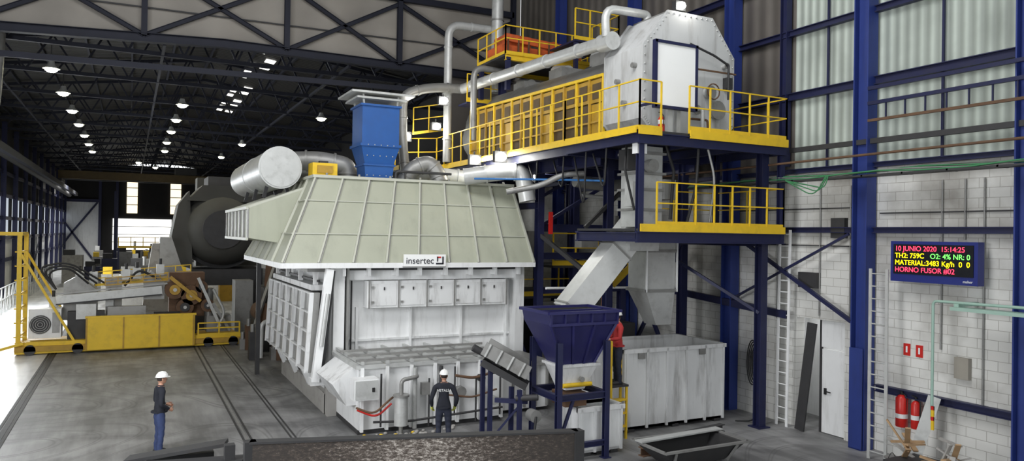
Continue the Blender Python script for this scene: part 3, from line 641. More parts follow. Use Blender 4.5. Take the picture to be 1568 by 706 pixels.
b.tube([(13.35+.2*math.cos(a),14.6,8.75+.2*math.sin(a)) for a in [i*math.pi/8 for i in range(17)]],.018,rust,6,False)
b.beam((12.6,14.7,9.3),(14.2,14.7,9.3),.04,.04,rust); b.pipe([(12.6,14.65,9.9),(13.4,14.65,9.7),(13.9,14.65,9.5),(13.9,14.65,8.6)],.03,dgrey)
b.pipe([(12.7,14.7,8.0),(13.2,14.65,8.0),(13.2,14.6,7.5)],.03,rust); b.bx(13.9,14.1,14.7,14.86,8.9,9.2,dgrey)
for k,(y,z) in enumerate(((15.2,9.3),(15.9,9.0),(15.6,8.4))): b.cyl((hx0,y,z),(hx0-.12,y,z),.07,grey,12)
b.cyl((12.8,16.5,8.9),(12.8,26.6,9.1),1.2,grey,28)
for y in (18.3,21.5,24.8): b.cyl((12.8,y,8.95),(12.8,y+.3,8.95),1.3,dgrey,28)
y0,y1=16.6,25.4; n=13
for i in range(n):
    ya=y0+(y1-y0)*i/n; yb=y0+(y1-y0)*(i+1)/n; top=9.35+.25*i/n
    b.bx(11.33,11.37,ya+.04,yb-.04,Z2+.15,top-.75,mesh_d if i%4 else ydirty)
    b.bx(11.3,11.38,ya+.03,yb-.03,top-.72,top-.08,ydirty)
    b.bx(11.28,11.3,ya+.14,yb-.14,top-.62,top-.2,mesh_d)
    b.beam((11.29,ya,Z2),(11.29,ya,top),.07,.06,ydirty if i%2 else yellow); b.beam((11.3,ya,8.1),(11.3,yb,8.1),.04,.05,ydirty)
    b.beam((11.3,ya,Z2+.12),(11.3,yb,Z2+.12),.05,.08,ydirty)
b.beam((11.3,y0,9.33),(11.3,y1,9.6),.1,.08,yellow); b.beam((11.3,y1,Z2),(11.3,y1,9.6),.08,.08,yellow)
b.prism([(11.3,y0,9.38),(11.75,y0,9.8),(13.9,y0,9.8),(14.3,y0,9.38)],(0,y1-y0,.25),grey)
b.bx(11.36,14.3,y0,y1,Z2,Z2+.1,dgrey)
b.tube([(12.3,25.4,8.6),(12.3,26.4,8.7),(12.3,26.9,8.9)],[.95,.9,.5],lgrey,24)
for y in (17.6,20,22.5): b.bx(12,12.8,y,y+.8,9.85,10.3,grey); b.cyl((12.5,y+.4,10.25),(12.5,y+1.2,10.4),.22,lgrey,14)
b.done()
b=B('framed_white_board')
b.bx(11.2,12.4,14.22,14.3,8.15,9.68,boardw)
for x in (11.17,12.43): b.beam((x,14.25,8.1),(x,14.25,9.73),.07,.12,navy)
for z in (8.12,9.70): b.beam((11.14,14.25,z),(12.46,14.25,z),.12,.07,navy)
b.beam((11.14,14.35,8.2),(11.14,14.8,8.2),.06,.06,navy)
b.beam((11.7,14.35,7.5),(11.7,14.35,9.0),.15,.1,lgrey); b.beam((12.0,14.4,7.5),(12.0,14.4,8.25),.12,.1,lgrey)
b.done()
ext(11.2,14.02,Z2,.08,.4)

b=B('overhead_pipework')
b.pipe([(11.15,16.2,10.1),(11.15,16.8,10.15),(10.75,25.0,10.3)],.18,lgrey,.4,16,True)
b.cyl((11.15,16.0,10.1),(11.15,16.5,10.12),.24,lgrey,18)
b.pipe([(10.75,25.0,10.3),(9.6,25,10.25),(8.45,25,9.9),(8.45,24.9,8.2),(8.45,24.4,6.6)],.17,grey,.5,14,True)
b.cyl((12.15,25,10.3),(12.15,25,16.8),.22,lgrey,18)
for z in (11.5,13,14.5): b.cyl((12.15,25,z),(12.15,25,z+.06),.26,grey,18)
b.pipe([(10.3,25.3,7.6),(10.3,25.3,12.7),(12.15,25.3,12.75)],.15,lgrey,.5,14,True)
b.pipe([(10.45,23.3,8.2),(10.45,23.3,10.75),(11.9,23.3,10.7)],.11,grey,.4,12)
b.pipe([(11.0,16.1,10.2),(10.95,16.1,10.95),(12.35,16.1,10.98),(12.35,16.1,10.7)],.11,lgrey,.35,14)
b.pipe([(9.3,18.4,6.15),(10.2,18.0,6.35),(10.6,17.6,6.65),(11.2,17.4,6.7)],.08,grey,.3,12)
b.pipe([(9.0,19.9,6.6),(10.8,17.4,6.5),(10.9,16.0,6.4)],.03,M('blue_hose',(.03,.15,.4)),.4,8)
b.done()

b=B('orange_hoist_platform')
b.bx(11.0,14.9,22,24.2,10.95,11.02,dgrey); b.ib((11,22,10.9),(14.9,22,10.9),.15,.2,yellow); b.ib((11,24.2,10.9),(14.9,24.2,10.9),.15,.2,yellow)
b.rail([(11,22,11.02),(14.9,22,11.02)],yellow,.95,.7,.1,.04); b.rail([(11,22,11.02),(11,24.2,11.02)],yellow,.95,.7,.1,.04); b.rail([(14.9,22,11.02),(14.9,24.2,11.02)],yellow,.95,.7,.1,.04)
b.bx(11.1,14.3,22.5,23.6,11.1,11.45,orange); b.beam((11.2,22.45,11.7),(14.3,22.45,11.55),.1,.25,orange); b.bx(11.3,12.3,22.6,23.5,11.45,11.85,orange)
for i in range(8): b.beam((11.3+i*.4,22.4,11.15),(11.3+i*.4,22.4,11.7),.05,.05,rust)
b.cyl((13.3,22.7,11.65),(13.3,23.6,11.65),.22,orange,14)
for x,y in ((11.1,22),(14.8,22),(11.1,24.1)): b.beam((x,y,9.8),(x,y,10.9),.15,.15,navy)
b.rail([(12.6,20.2,11.3),(14.3,20.2,11.3),(14.3,21.8,11.3)],yellow,1.0,.5,.12,.04); b.bx(12.6,14.3,20.2,21.8,11.24,11.3,navy)
for x in (12.7,14.2): b.beam((x,20.3,9.9),(x,20.3,11.24),.12,.12,navy)
b.done()

b=B('discharge_chutes')
b.bx(11.05,11.8,14.7,15.4,5.2,7.2,lgrey)
for z in (5.6,6.1,6.5,7.0): b.bx(10.98,11.87,14.63,15.47,z,z+.06,grey)
b.bx(10.8,11.1,14.55,14.9,5.7,6.3,lgrey); b.bx(11.8,12.15,14.6,15.2,5.9,6.4,grey); b.cyl((11.3,14.6,6.7),(11.3,14.4,6.7),.16,grey,14); b.bx(10.75,11.05,14.7,15.1,6.6,7.1,dgrey)
b.pipe([(11.9,14.7,7.3),(12.0,14.5,6.6),(11.9,14.5,5.4)],.04,black); b.pipe([(10.7,14.7,7.3),(10.5,14.5,6.6),(10.8,14.5,5.6)],.03,black)
a=V((11.55,15.45,5.25)); e=V((9.7,15.7,3.05))
b.frus((11.1,12.0,15.05,15.85,4.6),(11.0,11.95,14.95,15.95,5.08),lgrey)
b.beam(a,e,.7,.62,ductm)
d=(e-a).normalized()
for t in (.3,.97):
    c=a+(e-a)*t; b.beam(c-d*.02,c+d*.02,.76,.68,grey)
b.bx(12.05,13.0,15.6,16.4,3.55,5.05,lgrey); b.bx(12.0,13.05,15.55,16.45,4.55,4.62,grey); b.bx(12.0,13.05,15.55,16.45,3.5,3.57,grey)
b.frus((12.5,13.0,15.75,16.25,2.6),(12.05,13.0,15.6,16.4,3.5),lgrey)
for x in (12.02,13.03): b.beam((x,15.56,3.5),(x,15.56,5.05),.04,.04,white2)
b.done()

# ------------------------------------------------------------------ hopper, feeder, bins
b=B('blue_scrap_hopper')
hx,hy=8.9,14.3; A,C=.86,.6
zt_,zm,zb_=3.28,3.02,2.1
b.frus((hx-A,hx+A,hy-C,hy+C,zm),(hx-A-.04,hx+A+.04,hy-C-.04,hy+C+.04,zt_),hblue,True,True)
b.frus((hx-A+.04,hx+A-.04,hy-C+.04,hy+C-.04,zm),(hx-A+.02,hx+A-.02,hy-C+.02,hy+C-.02,zt_-.02),dgrey,True,True)
b.frus((hx-.40,hx+.43,hy-.34,hy+.34,zb_),(hx-A,hx+A,hy-C,hy+C,zm),hblue,True)
for i in range(6):
    t=i/5; b.beam((hx-A+2*A*t,hy-C-.03,zm),(hx-A+2*A*t,hy-C-.05,zt_),.04,.05,hblue)
for t in (0,.33,.66,1): b.beam((hx-.40+.83*t,hy-.36,zb_),(hx-A+2*A*t,hy-C-.02,zm),.05,.05,hblue)
for s2 in (-1,1):
    b.beam((hx-A-.08,hy+s2*(C+.06),zt_),(hx+A+.08,hy+s2*(C+.06),zt_),.09,.06,hblue); b.beam((hx+s2*(A+.06),hy-C-.06,zt_),(hx+s2*(A+.06),hy+C+.06,zt_),.09,.06,hblue)
b.beam((hx-A,hy,zt_-.03),(hx+A,hy,zt_-.03),.05,.06,hblue)
b.beam((hx-A-.02,hy-C-.02,zm),(hx+A+.02,hy-C-.02,zm),.07,.06,hblue)
b.frus((hx-.22,hx+.27,hy-.22,hy+.22,1.5),(hx-.44,hx+.52,hy-.38,hy+.38,2.06),white2); b.bx(hx-.48,hx+.56,hy-.42,hy+.42,2.04,2.1,white)
b.cyl((hx+.1,hy-.36,1.75),(hx+.1,hy-.41,1.75),.06,grey,10)
FW=.62;FD=.58
for x in (hx-FW,hx+FW):
    for y in (hy-FD,hy+FD):
        b.ib((x,y,0),(x,y,2.62),.12,.12,navy); b.bx(x-.1,x+.1,y-.1,y+.1,0,.02,navy)
for z in (1.42,):
    for y in (hy-FD,hy+FD): b.ib((hx-FW,y,z),(hx+FW,y,z),.1,.14,navy)
    for x in (hx-FW,hx+FW): b.ib((x,hy-FD,z),(x,hy+FD,z),.1,.14,navy)
b.ib((hx-FW,hy-FD,.35),(hx+FW,hy-FD,.35),.1,.12,navy); b.ib((hx-FW,hy+FD,.35),(hx+FW,hy+FD,.35),.1,.12,navy); b.ib((hx-FW,hy-FD,.35),(hx-FW,hy+FD,.35),.1,.12,navy)
b.beam((hx-FW,hy-FD,.4),(hx-.25,hy-FD,1.35),.06,.06,navy)
b.bx(hx-.3,hx+.25,hy-.35,hy+.25,1.15,1.45,rust); b.cyl((hx-.35,hy-.3,1.62),(hx+.4,hy-.3,1.62),.05,yellow,10)
b.cyl((hx-.45,hy-.4,.5),(hx-.1,hy-.4,.5),.1,M('motor_green',(.03,.15,.12),.5),14)
b.done()
b=B('vibrating_feeder')
p=V((7.2,15.3,2.28)); q=V((8.05,14.72,1.75)); d=(q-p).normalized(); sd=d.cross(V((0,0,1))).normalized(); up=sd.cross(d)
b.beam(p,q,.6,.05,grey)
for s2 in(-1,1): b.beam(p+sd*s2*.3+up*.14,q+sd*s2*.3+up*.14,.04,.3,grey)
for t in (.1,.35,.6,.85): b.beam(p+(q-p)*t+sd*.34+up*-.02,p+(q-p)*t+sd*.34+up*.3,.05,.04,lgrey)
b.beam(p+V((0,0,-.22)),q+V((0,0,-.22)),.4,.16,dgrey)
for i in range(14):
    c=p+(q-p)*random.random()+sd*random.uniform(-.2,.2)+up*.08; b.sph(c,(.08,.06,.05),rust if i%2 else lgrey,6,4)
b.tube([p+V((-.25,0,.1)),p+V((.1,-.1,-.1)),p+V((.35,-.2,-.35))],[.09,.08,.08],dgrey,10)
for c in (p+V((.1,.2,0)),p+V((.1,-.2,0)),q+V((-.3,-.2,0)),q+V((-.3,.2,0))): b.beam((c.x,c.y,0),(c.x,c.y,c.z-.25),.09,.09,navy)
b.beam((7.4,15.05,1.2),(8.0,14.6,1.2),.08,.1,navy); b.beam((7.4,15.05,.4),(8.0,14.6,.4),.08,.1,navy); b.beam((7.4,15.05,.4),(7.9,14.65,1.2),.05,.05,navy)
b.bx(7.5,8.0,14.45,14.9,.0,.35,hblue)
b.cyl((8.0,14.45,.95),(8.0,14.2,.95),.14,grey,14); b.pipe([(8.0,14.2,.95),(7.9,14.1,.6),(8.0,14.2,.1)],.03,black,.2,8); b.cyl((7.7,14.6,1.3),(8.1,14.3,1.35),.07,dgrey,10)
b.done()
b=B('yellow_access_stair')
ax0,ax1,ay0,ay1=10.36,10.9,14.75,15.08
b.bx(ax0,ax1,ay0,ay1+.0,1.28,1.33,dgrey); 
for x in (ax0+.04,ax1-.04):
    for y in (ay0+.04,ay1-.04): b.beam((x,y,0),(x,y,1.28),.05,.05,yellow)
b.rail([(ax0+.02,ay1-.02,1.33),(ax1-.02,ay1-.02,1.33)],yellow,1.05,.5,.1); b.beam((ax0+.02,ay0+.02,0),(ax0+.02,ay0+.02,2.4),.05,.05,yellow); b.beam((ax0+.02,ay0+.02,2.4),(ax0+.02,ay1-.02,2.4),.05,.05,yellow)
for z in (.3,.62,.95): b.bx(ax0+.05,ax1-.05,ay0-.02,ay0+.18,z,z+.03,yellow)
b.done()
def bin_(name,x0,x1,y0,y1,z1,n,m,leg=.08):
    b=B(name); t=.05
    b.bx(x0,x1,y0,y1,leg,leg+.06,m)
    b.bx(x0,x1,y0,y0+t,leg,z1,m); b.bx(x0,x1,y1-t,y1,leg,z1,m); b.bx(x0,x0+t,y0+t,y1-t,leg,z1,m); b.bx(x1-t,x1,y0+t,y1-t,leg,z1,m)
    for i in range(n+1):
        x=x0+.03+(x1-x0-.06)*i/n; b.bx(x-.03,x+.03,y0-.05,y0,leg,z1,m)
    k=max(2,int((y1-y0)/.5))
    for i in range(k+1):
        y=y0+(y1-y0)*i/k; b.bx(x0-.05,x0,y-.03,y+.03,leg,z1,m)
    for y in (y0-.05,y1-.05): b.bx(x0-.06,x1+.06,y,y+.1,z1-.08,z1+.02,m)
    for x in (x0-.06,x1-.04): b.bx(x,x+.1,y0,y1,z1-.08,z1+.02,m)
    for x in (x0+.2,(x0+x1)/2,x1-.2): b.bx(x-.1,x+.1,y0,y1,0,leg,dgrey)
    return b
b=bin_('white_slag_bin',11.12,14.38,15.2,17.2,2.08,5,white); b.bx(11.2,14.25,15.3,17.1,.2,.6,dgrey)
for x in (11.6,13.6): b.bx(x-.1,x+.1,15.14,15.18,1.85,2.0,grey)
b.done()
b=bin_('small_white_bin',8.98,10.12,13.95,14.72,1.08,3,white2); b.done()
b=B('steel_skip_trough')
ox=-1.15
b.frus((11.35+ox,12.75+ox,12.2,12.8,.12),(10.95+ox,13.15+ox,11.95,13.05,.52),dgrey,True); b.frus((11.4+ox,12.7+ox,12.25,12.75,.16),(11.05+ox,13.05+ox,12.05,12.95,.52),black,True)
for y in (11.93,13.07): b.beam((10.9+ox,y,.53),(13.2+ox,y,.53),.07,.045,grey)
for x in (10.92+ox,13.18+ox): b.beam((x,11.93,.53),(x,13.07,.53),.07,.045,grey)
for x in (11.5+ox,12.6+ox): b.bx(x-.08,x+.08,12.2,12.8,0,.12,dgrey)
for x in (11.2+ox,12.9+ox): b.beam((x,11.93,.5),(x+.1*(1 if x<11 else -1),12.15,.12),.05,.05,grey)
b.beam((9.7,12.75,.58),(12.1,12.9,.58),.22,.03,lgrey)
b.done()
b=B('steel_beam_scrap'); b.ib((10.4,13.3,.3),(13.0,13.75,.3),.16,.18,dgrey); b.ib((10.3,13.45,.1),(12.6,13.6,.1),.18,.2,rust); b.bx(10.9,12.2,13.5,13.9,0,.06,dgrey); b.done()

b=B('scratched_steel_barrier')
p=V((1.55,11.0,0)); q=V((6.15,9.62,0))
b.beam(p+V((0,0,.97)),q+V((0,0,.97)),.14,1.94,scr); b.beam(p+V((0,0,1.955)),q+V((0,0,1.955)),.18,.03,dgrey)
for t in (.0,1.0): c=p+(q-p)*t; b.beam(c,c+V((0,0,1.97)),.16,.16,dgrey)
b.done()
b=B('scrap_container_edge')
b.beam((-.2,11.7,.8),(1.45,11.2,.8),.15,1.55,dgrey); b.beam((-.2,11.7,1.6),(1.5,11.2,1.66),.3,.06,dgrey); b.bx(.25,1.15,11.75,12.0,.9,1.66,dgrey); b.beam((1.3,11.2,0),(1.3,11.2,1.9),.14,.14,dgrey)
b.beam((.0,12.0,1.62),(1.3,11.6,1.82),.3,.05,dgrey)
b.beam((-1.0,12.2,1.25),(.4,11.9,1.42),.12,.1,dgrey); b.beam((-.9,12.15,0),(-.9,12.15,1.25),.1,.1,dgrey)
b.done()

# ------------------------------------------------------------------ charging machine at left
b=B('furnace_charging_machine')
Y0=34.0
b.bx(-3.9,4.3,Y0-.1,Y0+.5,.05,.5,yellow); b.bx(-3.9,4.3,Y0-.2,Y0+2.6,.15,.35,ydirty)
b.bx(-1.5,2.45,Y0-.35,Y0-.2,.12,1.42,yellow); b.bx(-1.55,2.5,Y0-.38,Y0-.18,1.38,1.46,yellow)
for x in (-1.5,-.2,1.1,2.4): b.bx(x-.03,x+.03,Y0-.38,Y0-.34,.12,1.4,ydirty)
for x in (-3.4,-1.8,3.0,4.0): b.cyl((x,Y0-.2,.2),(x,Y0+.0,.2),.2,dgrey,16)
b.rail([(2.6,Y0-.1,.5),(4.25,Y0-.1,.5)],yellow,.5,.8,.05,.06)
for x,y in ((-3.8,Y0),(-3.8,Y0+2)): b.beam((x,y,.1),(x,y,4.7),.15,.15,yellow)
b.beam((-5.9,Y0,4.7),(-3.7,Y0,4.7),.12,.14,yellow); b.beam((-3.8,Y0,4.7),(-3.8,Y0+2,4.7),.12,.14,yellow); b.beam((-5.9,Y0,4.7),(-5.9,Y0,0.1),.12,.14,yellow)
b.beam((-3.75,Y0,3.9),(-1.9,Y0,.4),.09,.09,yellow); b.beam((-3.75,Y0+2,3.9),(-1.9,Y0+2,.4),.09,.09,yellow)
for i in range(7): b.beam((-3.8,Y0,.7+i*.55),(-3.8,Y0+2,.7+i*.55),.06,.06,yellow); b.beam((-3.95,Y0,.7+i*.55),(-3.55,Y0,.7+i*.55),.05,.05,yellow)
b.beam((-3.6,Y0-.3,.5),(-5.0,Y0-.3,.1),.1,.1,yellow)
b.bx(-2.2,2.6,Y0+.8,Y0+2.4,.35,1.3,dgrey)
b.beam((-2.6,Y0+.5,2.05),(1.2,Y0+.5,2.4),.3,.36,lgrey); b.beam((-2.6,Y0+.3,2.32),(1.4,Y0+.3,2.68),.06,.06,grey); b.beam((-2.6,Y0+.33,1.9),(1.2,Y0+.33,2.22),.04,.05,dgrey)
b.prism([(-2.4,Y0+1,1.2),(-2.4,Y0+1,2.7),(-1.9,Y0+1,3.0),(-1.2,Y0+1,2.4),(-1.2,Y0+1,1.2)],(0,1,0),grey); b.bx(-.9,-.3,Y0+1.2,Y0+2,1.2,2.9,lconc); b.prism([(.5,Y0+.6,2.0),(.5,Y0+.6,2.9),(.8,Y0+.6,3.2),(1.3,Y0+.6,2.7),(1.3,Y0+.6,2.0)],(0,.8,0),grey)
b.bx(-3.5,-2.4,Y0+.2,Y0+1.0,.6,1.75,white2); b.cyl((-3.1,Y0+.2,1.15),(-3.1,Y0+.12,1.15),.36,dgrey,20); b.bx(-2.7,-2.45,Y0+.17,Y0+.2,.8,1.6,grey)
for i in range(4): b.tube([(-3.1+(.08+.08*i)*math.cos(t),Y0+.1,1.15+(.08+.08*i)*math.sin(t)) for t in [j*math.pi/8 for j in range(17)]],.01,lgrey,5,False)
b.bx(-2.2,-.9,Y0+.3,Y0+.8,.5,1.6,dgrey); b.bx(-.8,.6,Y0+.4,Y0+.8,.5,1.75,grey); b.cyl((.9,Y0+.3,1.2),(1.9,Y0+.3,1.2),.3,dgrey,16); b.bx(-1.9,-1.2,Y0+.2,Y0+.3,1.3,1.9,lgrey)
for x,z,r in ((1.7,2.4,.4),(2.35,2.15,.42),(2.1,1.65,.35),(3.0,1.7,.28),(2.75,2.5,.25)): b.cyl((x,Y0+.4,z),(x,Y0+.9,z),r,rust,16); b.cyl((x,Y0+.32,z),(x,Y0+.4,z),r*.55,ydirty if r>.38 else dgrey,12); b.cyl((x,Y0+.28,z),(x,Y0+.33,z),r*.2,lgrey,10)
b.beam((1.5,Y0+.25,2.95),(2.7,Y0+.25,1.9),.1,.14,ydirty); b.beam((2.6,Y0+.3,2.9),(3.5,Y0+.3,.8),.1,.12,lgrey); b.beam((3.2,Y0+.3,1.8),(3.9,Y0+.3,.6),.1,.12,grey)
b.bx(1.5,2.9,Y0+.9,Y0+1.8,1.2,3.1,rust); b.bx(3.0,4.0,Y0+.8,Y0+1.8,.5,1.2,grey); b.cyl((3.1,Y0+1,1.2),(3.1,Y0+1,2.4),.18,grey,12)
for k in range(3): b.pipe([(-2.6,Y0+.3,2.5),(-2.95-.15*k,Y0+.3,3.2+.1*k),(-2.2,Y0+.3,3.4+.1*k),(-1.5+.3*k,Y0+.6,2.7)],.04,black,.4,8)
b.pipe([(3.2,Y0+.3,2.4),(3.7,Y0+.3,1.4),(3.4,Y0+.3,.7)],.06,lgrey,.3,8); b.pipe([(-.2,Y0+.4,2.6),(.3,Y0+.3,3.3),(1.0,Y0+.4,2.9)],.05,black,.3,8)
b.rail([(-1.3,Y0+1.9,2.5),(2.4,Y0+1.9,2.8)],yellow,.6,.6,.1,.045)
b.rail([(-.9,Y0+.25,2.62),(1.4,Y0+.25,2.8)],ydirty,.3,.5,.05,.04)
for x,z in ((-2.0,2.9),(-1.5,2.9),(-.3,3.0),(.1,3.05),(1.0,3.2),(-2.9,1.9),(-.9,1.9)): b.bx(x,x+.3,Y0+1.1,Y0+1.5,z-.2,z+.25,lgrey); b.cyl((x+.15,Y0+1.2,z+.2),(x+.15,Y0+1.2,z+.5),.06,dgrey,8)
b.done()
b=B('tilting_rotary_furnace')
rx=4.15
b.tube([(rx-.1,39.0,5.0),(rx-.1,39.1,5.0),(rx-.05,40.0,5.0),(rx,42.5,5.1),(rx,43.2,5.1)],[.9,1.2,1.8,2.0,1.8],barrelm,28)
b.cyl((rx-.1,38.85,5.0),(rx-.1,39.05,5.0),.95,dgrey,24)
for y in (40.6,42): b.cyl((rx,y,5.05),(rx,y+.25,5.05),2.06,dgrey,28)
b.prism([(rx-2.6,39.8,3.4),(rx-2.1,39.8,6.2),(rx-1.6,39.8,6.9),(rx-1.4,39.8,3.0)],(0,2.6,0),barrelm); b.prism([(rx-1.7,39.7,6.4),(rx-1.0,39.7,7.2),(rx+1.6,39.7,7.2),(rx+1.9,39.7,6.4)],(0,3.4,0),barrelm)
b.bx(rx-1.5,rx+1.9,39.6,43,2.2,3.0,dgrey); b.bx(rx-1.3,rx-.8,39.6,43,0,2.2,dgrey); b.bx(rx+1.2,rx+1.7,39.6,43,0,2.2,dgrey)
b.bx(rx-1.0,rx+2.2,43.4,44.8,3,7.8,barrelm); b.bx(rx-.7,rx+1.1,40.5,43,7.2,7.7,dgrey)
b.done()
b=B('furnace_feed_conveyor')
b.frus((.5,1.9,38,39.2,1.2),(.9,1.6,38.1,39,4.3),lconc); b.bx(.3,2.1,37.9,39.4,0,1.2,conc); b.prism([(1.2,38,3.0),(1.2,38,4.6),(1.7,38,4.6),(2.4,38,2.4),(1.9,38,2.4)],(0,.8,0),grey)
b.done()
b=B('process_machinery')
for i in range(60):
    x=random.uniform(-5.5,6); y=random.uniform(46,105); h=random.uniform(.8,2.8); w=random.uniform(.6,1.8)
    if x<-2 and y<70: continue
    mt=random.choice([grey,lconc,dgrey,lgrey,conc,navy,rust,ydirty]); b.bx(x,x+w,y,y+w,0,h,mt); b.bx(x+.1,x+w*.6,y+.1,y+w*.7,h,h+.5,random.choice([grey,dgrey,yellow,white2]))
    if i%4==0: b.cyl((x+w/2,y+w/2,h),(x+w/2,y+w/2,h+1.6),.15,grey,10)
b.beam((-1.5,90,0),(-1.5,90,9),.3,.3,navy)
b.rail([(-1,76,3.2),(4,76,3.2)],yellow,1,1,.2,.08)
for x in (-1,4): b.beam((x,76,0),(x,76,3.2),.15,.15,navy)
b.done()
b=B('settling_furnace')
b.bx(5.8,9.5,31,37,0,4.0,dgrey); b.bx(5.7,9.6,30.9,37,4.0,4.2,dgrey)
b.bx(4.6,5.6,31.5,33.5,0,1.5,dgrey); b.bx(4.9,5.5,31.7,33,1.5,2.6,dgrey); b.cyl((4.9,31.4,1.6),(4.9,32.6,1.6),.4,rust,16); b.bx(4.4,5.2,36.8,38,0,2.6,grey)
for i in range(12):
    z=.3+random.random()*1.6; y=29+random.random()*4; x=3.9+random.random()*1.2
    b.bx(x,x+.35,y,y+.4,0,z*.6,random.choice([grey,rust,dgrey,dgrey])); b.cyl((x+.1,y,z*.6),(x+.1,y,z*.6+.3),.08,grey,8)
for k in range(3): b.beam((4.5+.3*k,31+k,1.2),(5.4,32+k,3.6),.12,.12,rust if k else grey)
b.pipe([(5.0,29.5,.4),(4.9,29.5,2.6),(5.3,30.6,3.0)],.12,rust); b.pipe([(4.4,28.9,.2),(4.4,28.8,1.5),(5.1,29.0,1.7)],.08,lgrey)
b.done()
b=B('background_plant')
for x,y,w,d_,z0,z1,mt in ((12,25.5,2.4,1.5,0,2.6,dgrey),(9,28.6,2,1.3,0,5.5,dgrey),(12.3,22.6,1.6,1,4.0,5.1,grey),(13.2,19.2,1.2,.8,0,2.2,dgrey),(12.2,21.8,.8,.18,0,2.7,grey)):
    b.bx(x,x+w,y,y+d_,z0,z1,mt)
b.cyl((13.5,27.3,0),(13.5,27.3,6.5),.8,dgrey,20); b.cyl((12.7,23.2,5.1),(12.7,23.2,6.6),.35,lgrey,16)
b.pipe([(11.2,19.4,3.35),(14.4,19.6,3.3)],.04,white2,seg=8); b.pipe([(11.3,19.4,1.6),(12.6,18.4,1.7),(12.6,18.4,3.6)],.05,M('orange_pipe',(.6,.2,.03)),.2,8)
b.beam((11.8,20.2,5.0),(11.8,20.2,5.7),.12,.08,red); b.bx(12.2,12.8,19.0,19.4,4.6,5.0,grey); b.cyl((13.4,19.2,4.4),(13.4,19.2,5.6),.25,grey,14)
b.pipe([(11.8,18.8,6.6),(13,18.8,6.5),(14,19,6.6)],.18,grey,.3,14); b.pipe([(12.3,19.2,6.2),(14.2,19.4,6.15)],.06,lgrey,seg=8)
b.done()

def flood(x,y,z,e=20,r=.12):
    b=B('flood_lamp'); b.bx(x-r-.04,x+r+.04,y-.06,y+.1,z-r,z+r,dgrey); b.sph((x,y-.1,z),(r,.07,r*.8),floodm,14,8); b.beam((x,y+.05,z),(x,y+.05,z+.28),.04,.04,dgrey); b.done()
    l=bpy.data.lights.new('flood_light','POINT'); l.energy=e; l.color=(1,.97,.9); l.shadow_soft_size=.1; o=bpy.data.objects.new('flood_light',l); o.location=(x,y-.4,z-.05); sc.collection.objects.link(o)
flood(10.08,22.3,7.42,40,.17); flood(10.08,20.4,7.36,35,.17); flood(9.6,24,9.6,40,.14); flood(9.0,26.2,8.55,60,.18); flood(12.6,15.1,10.98,20,.12); flood(9.9,25.4,8.9,25,.14)
flood(12.0,21.6,6.9,30,.14)

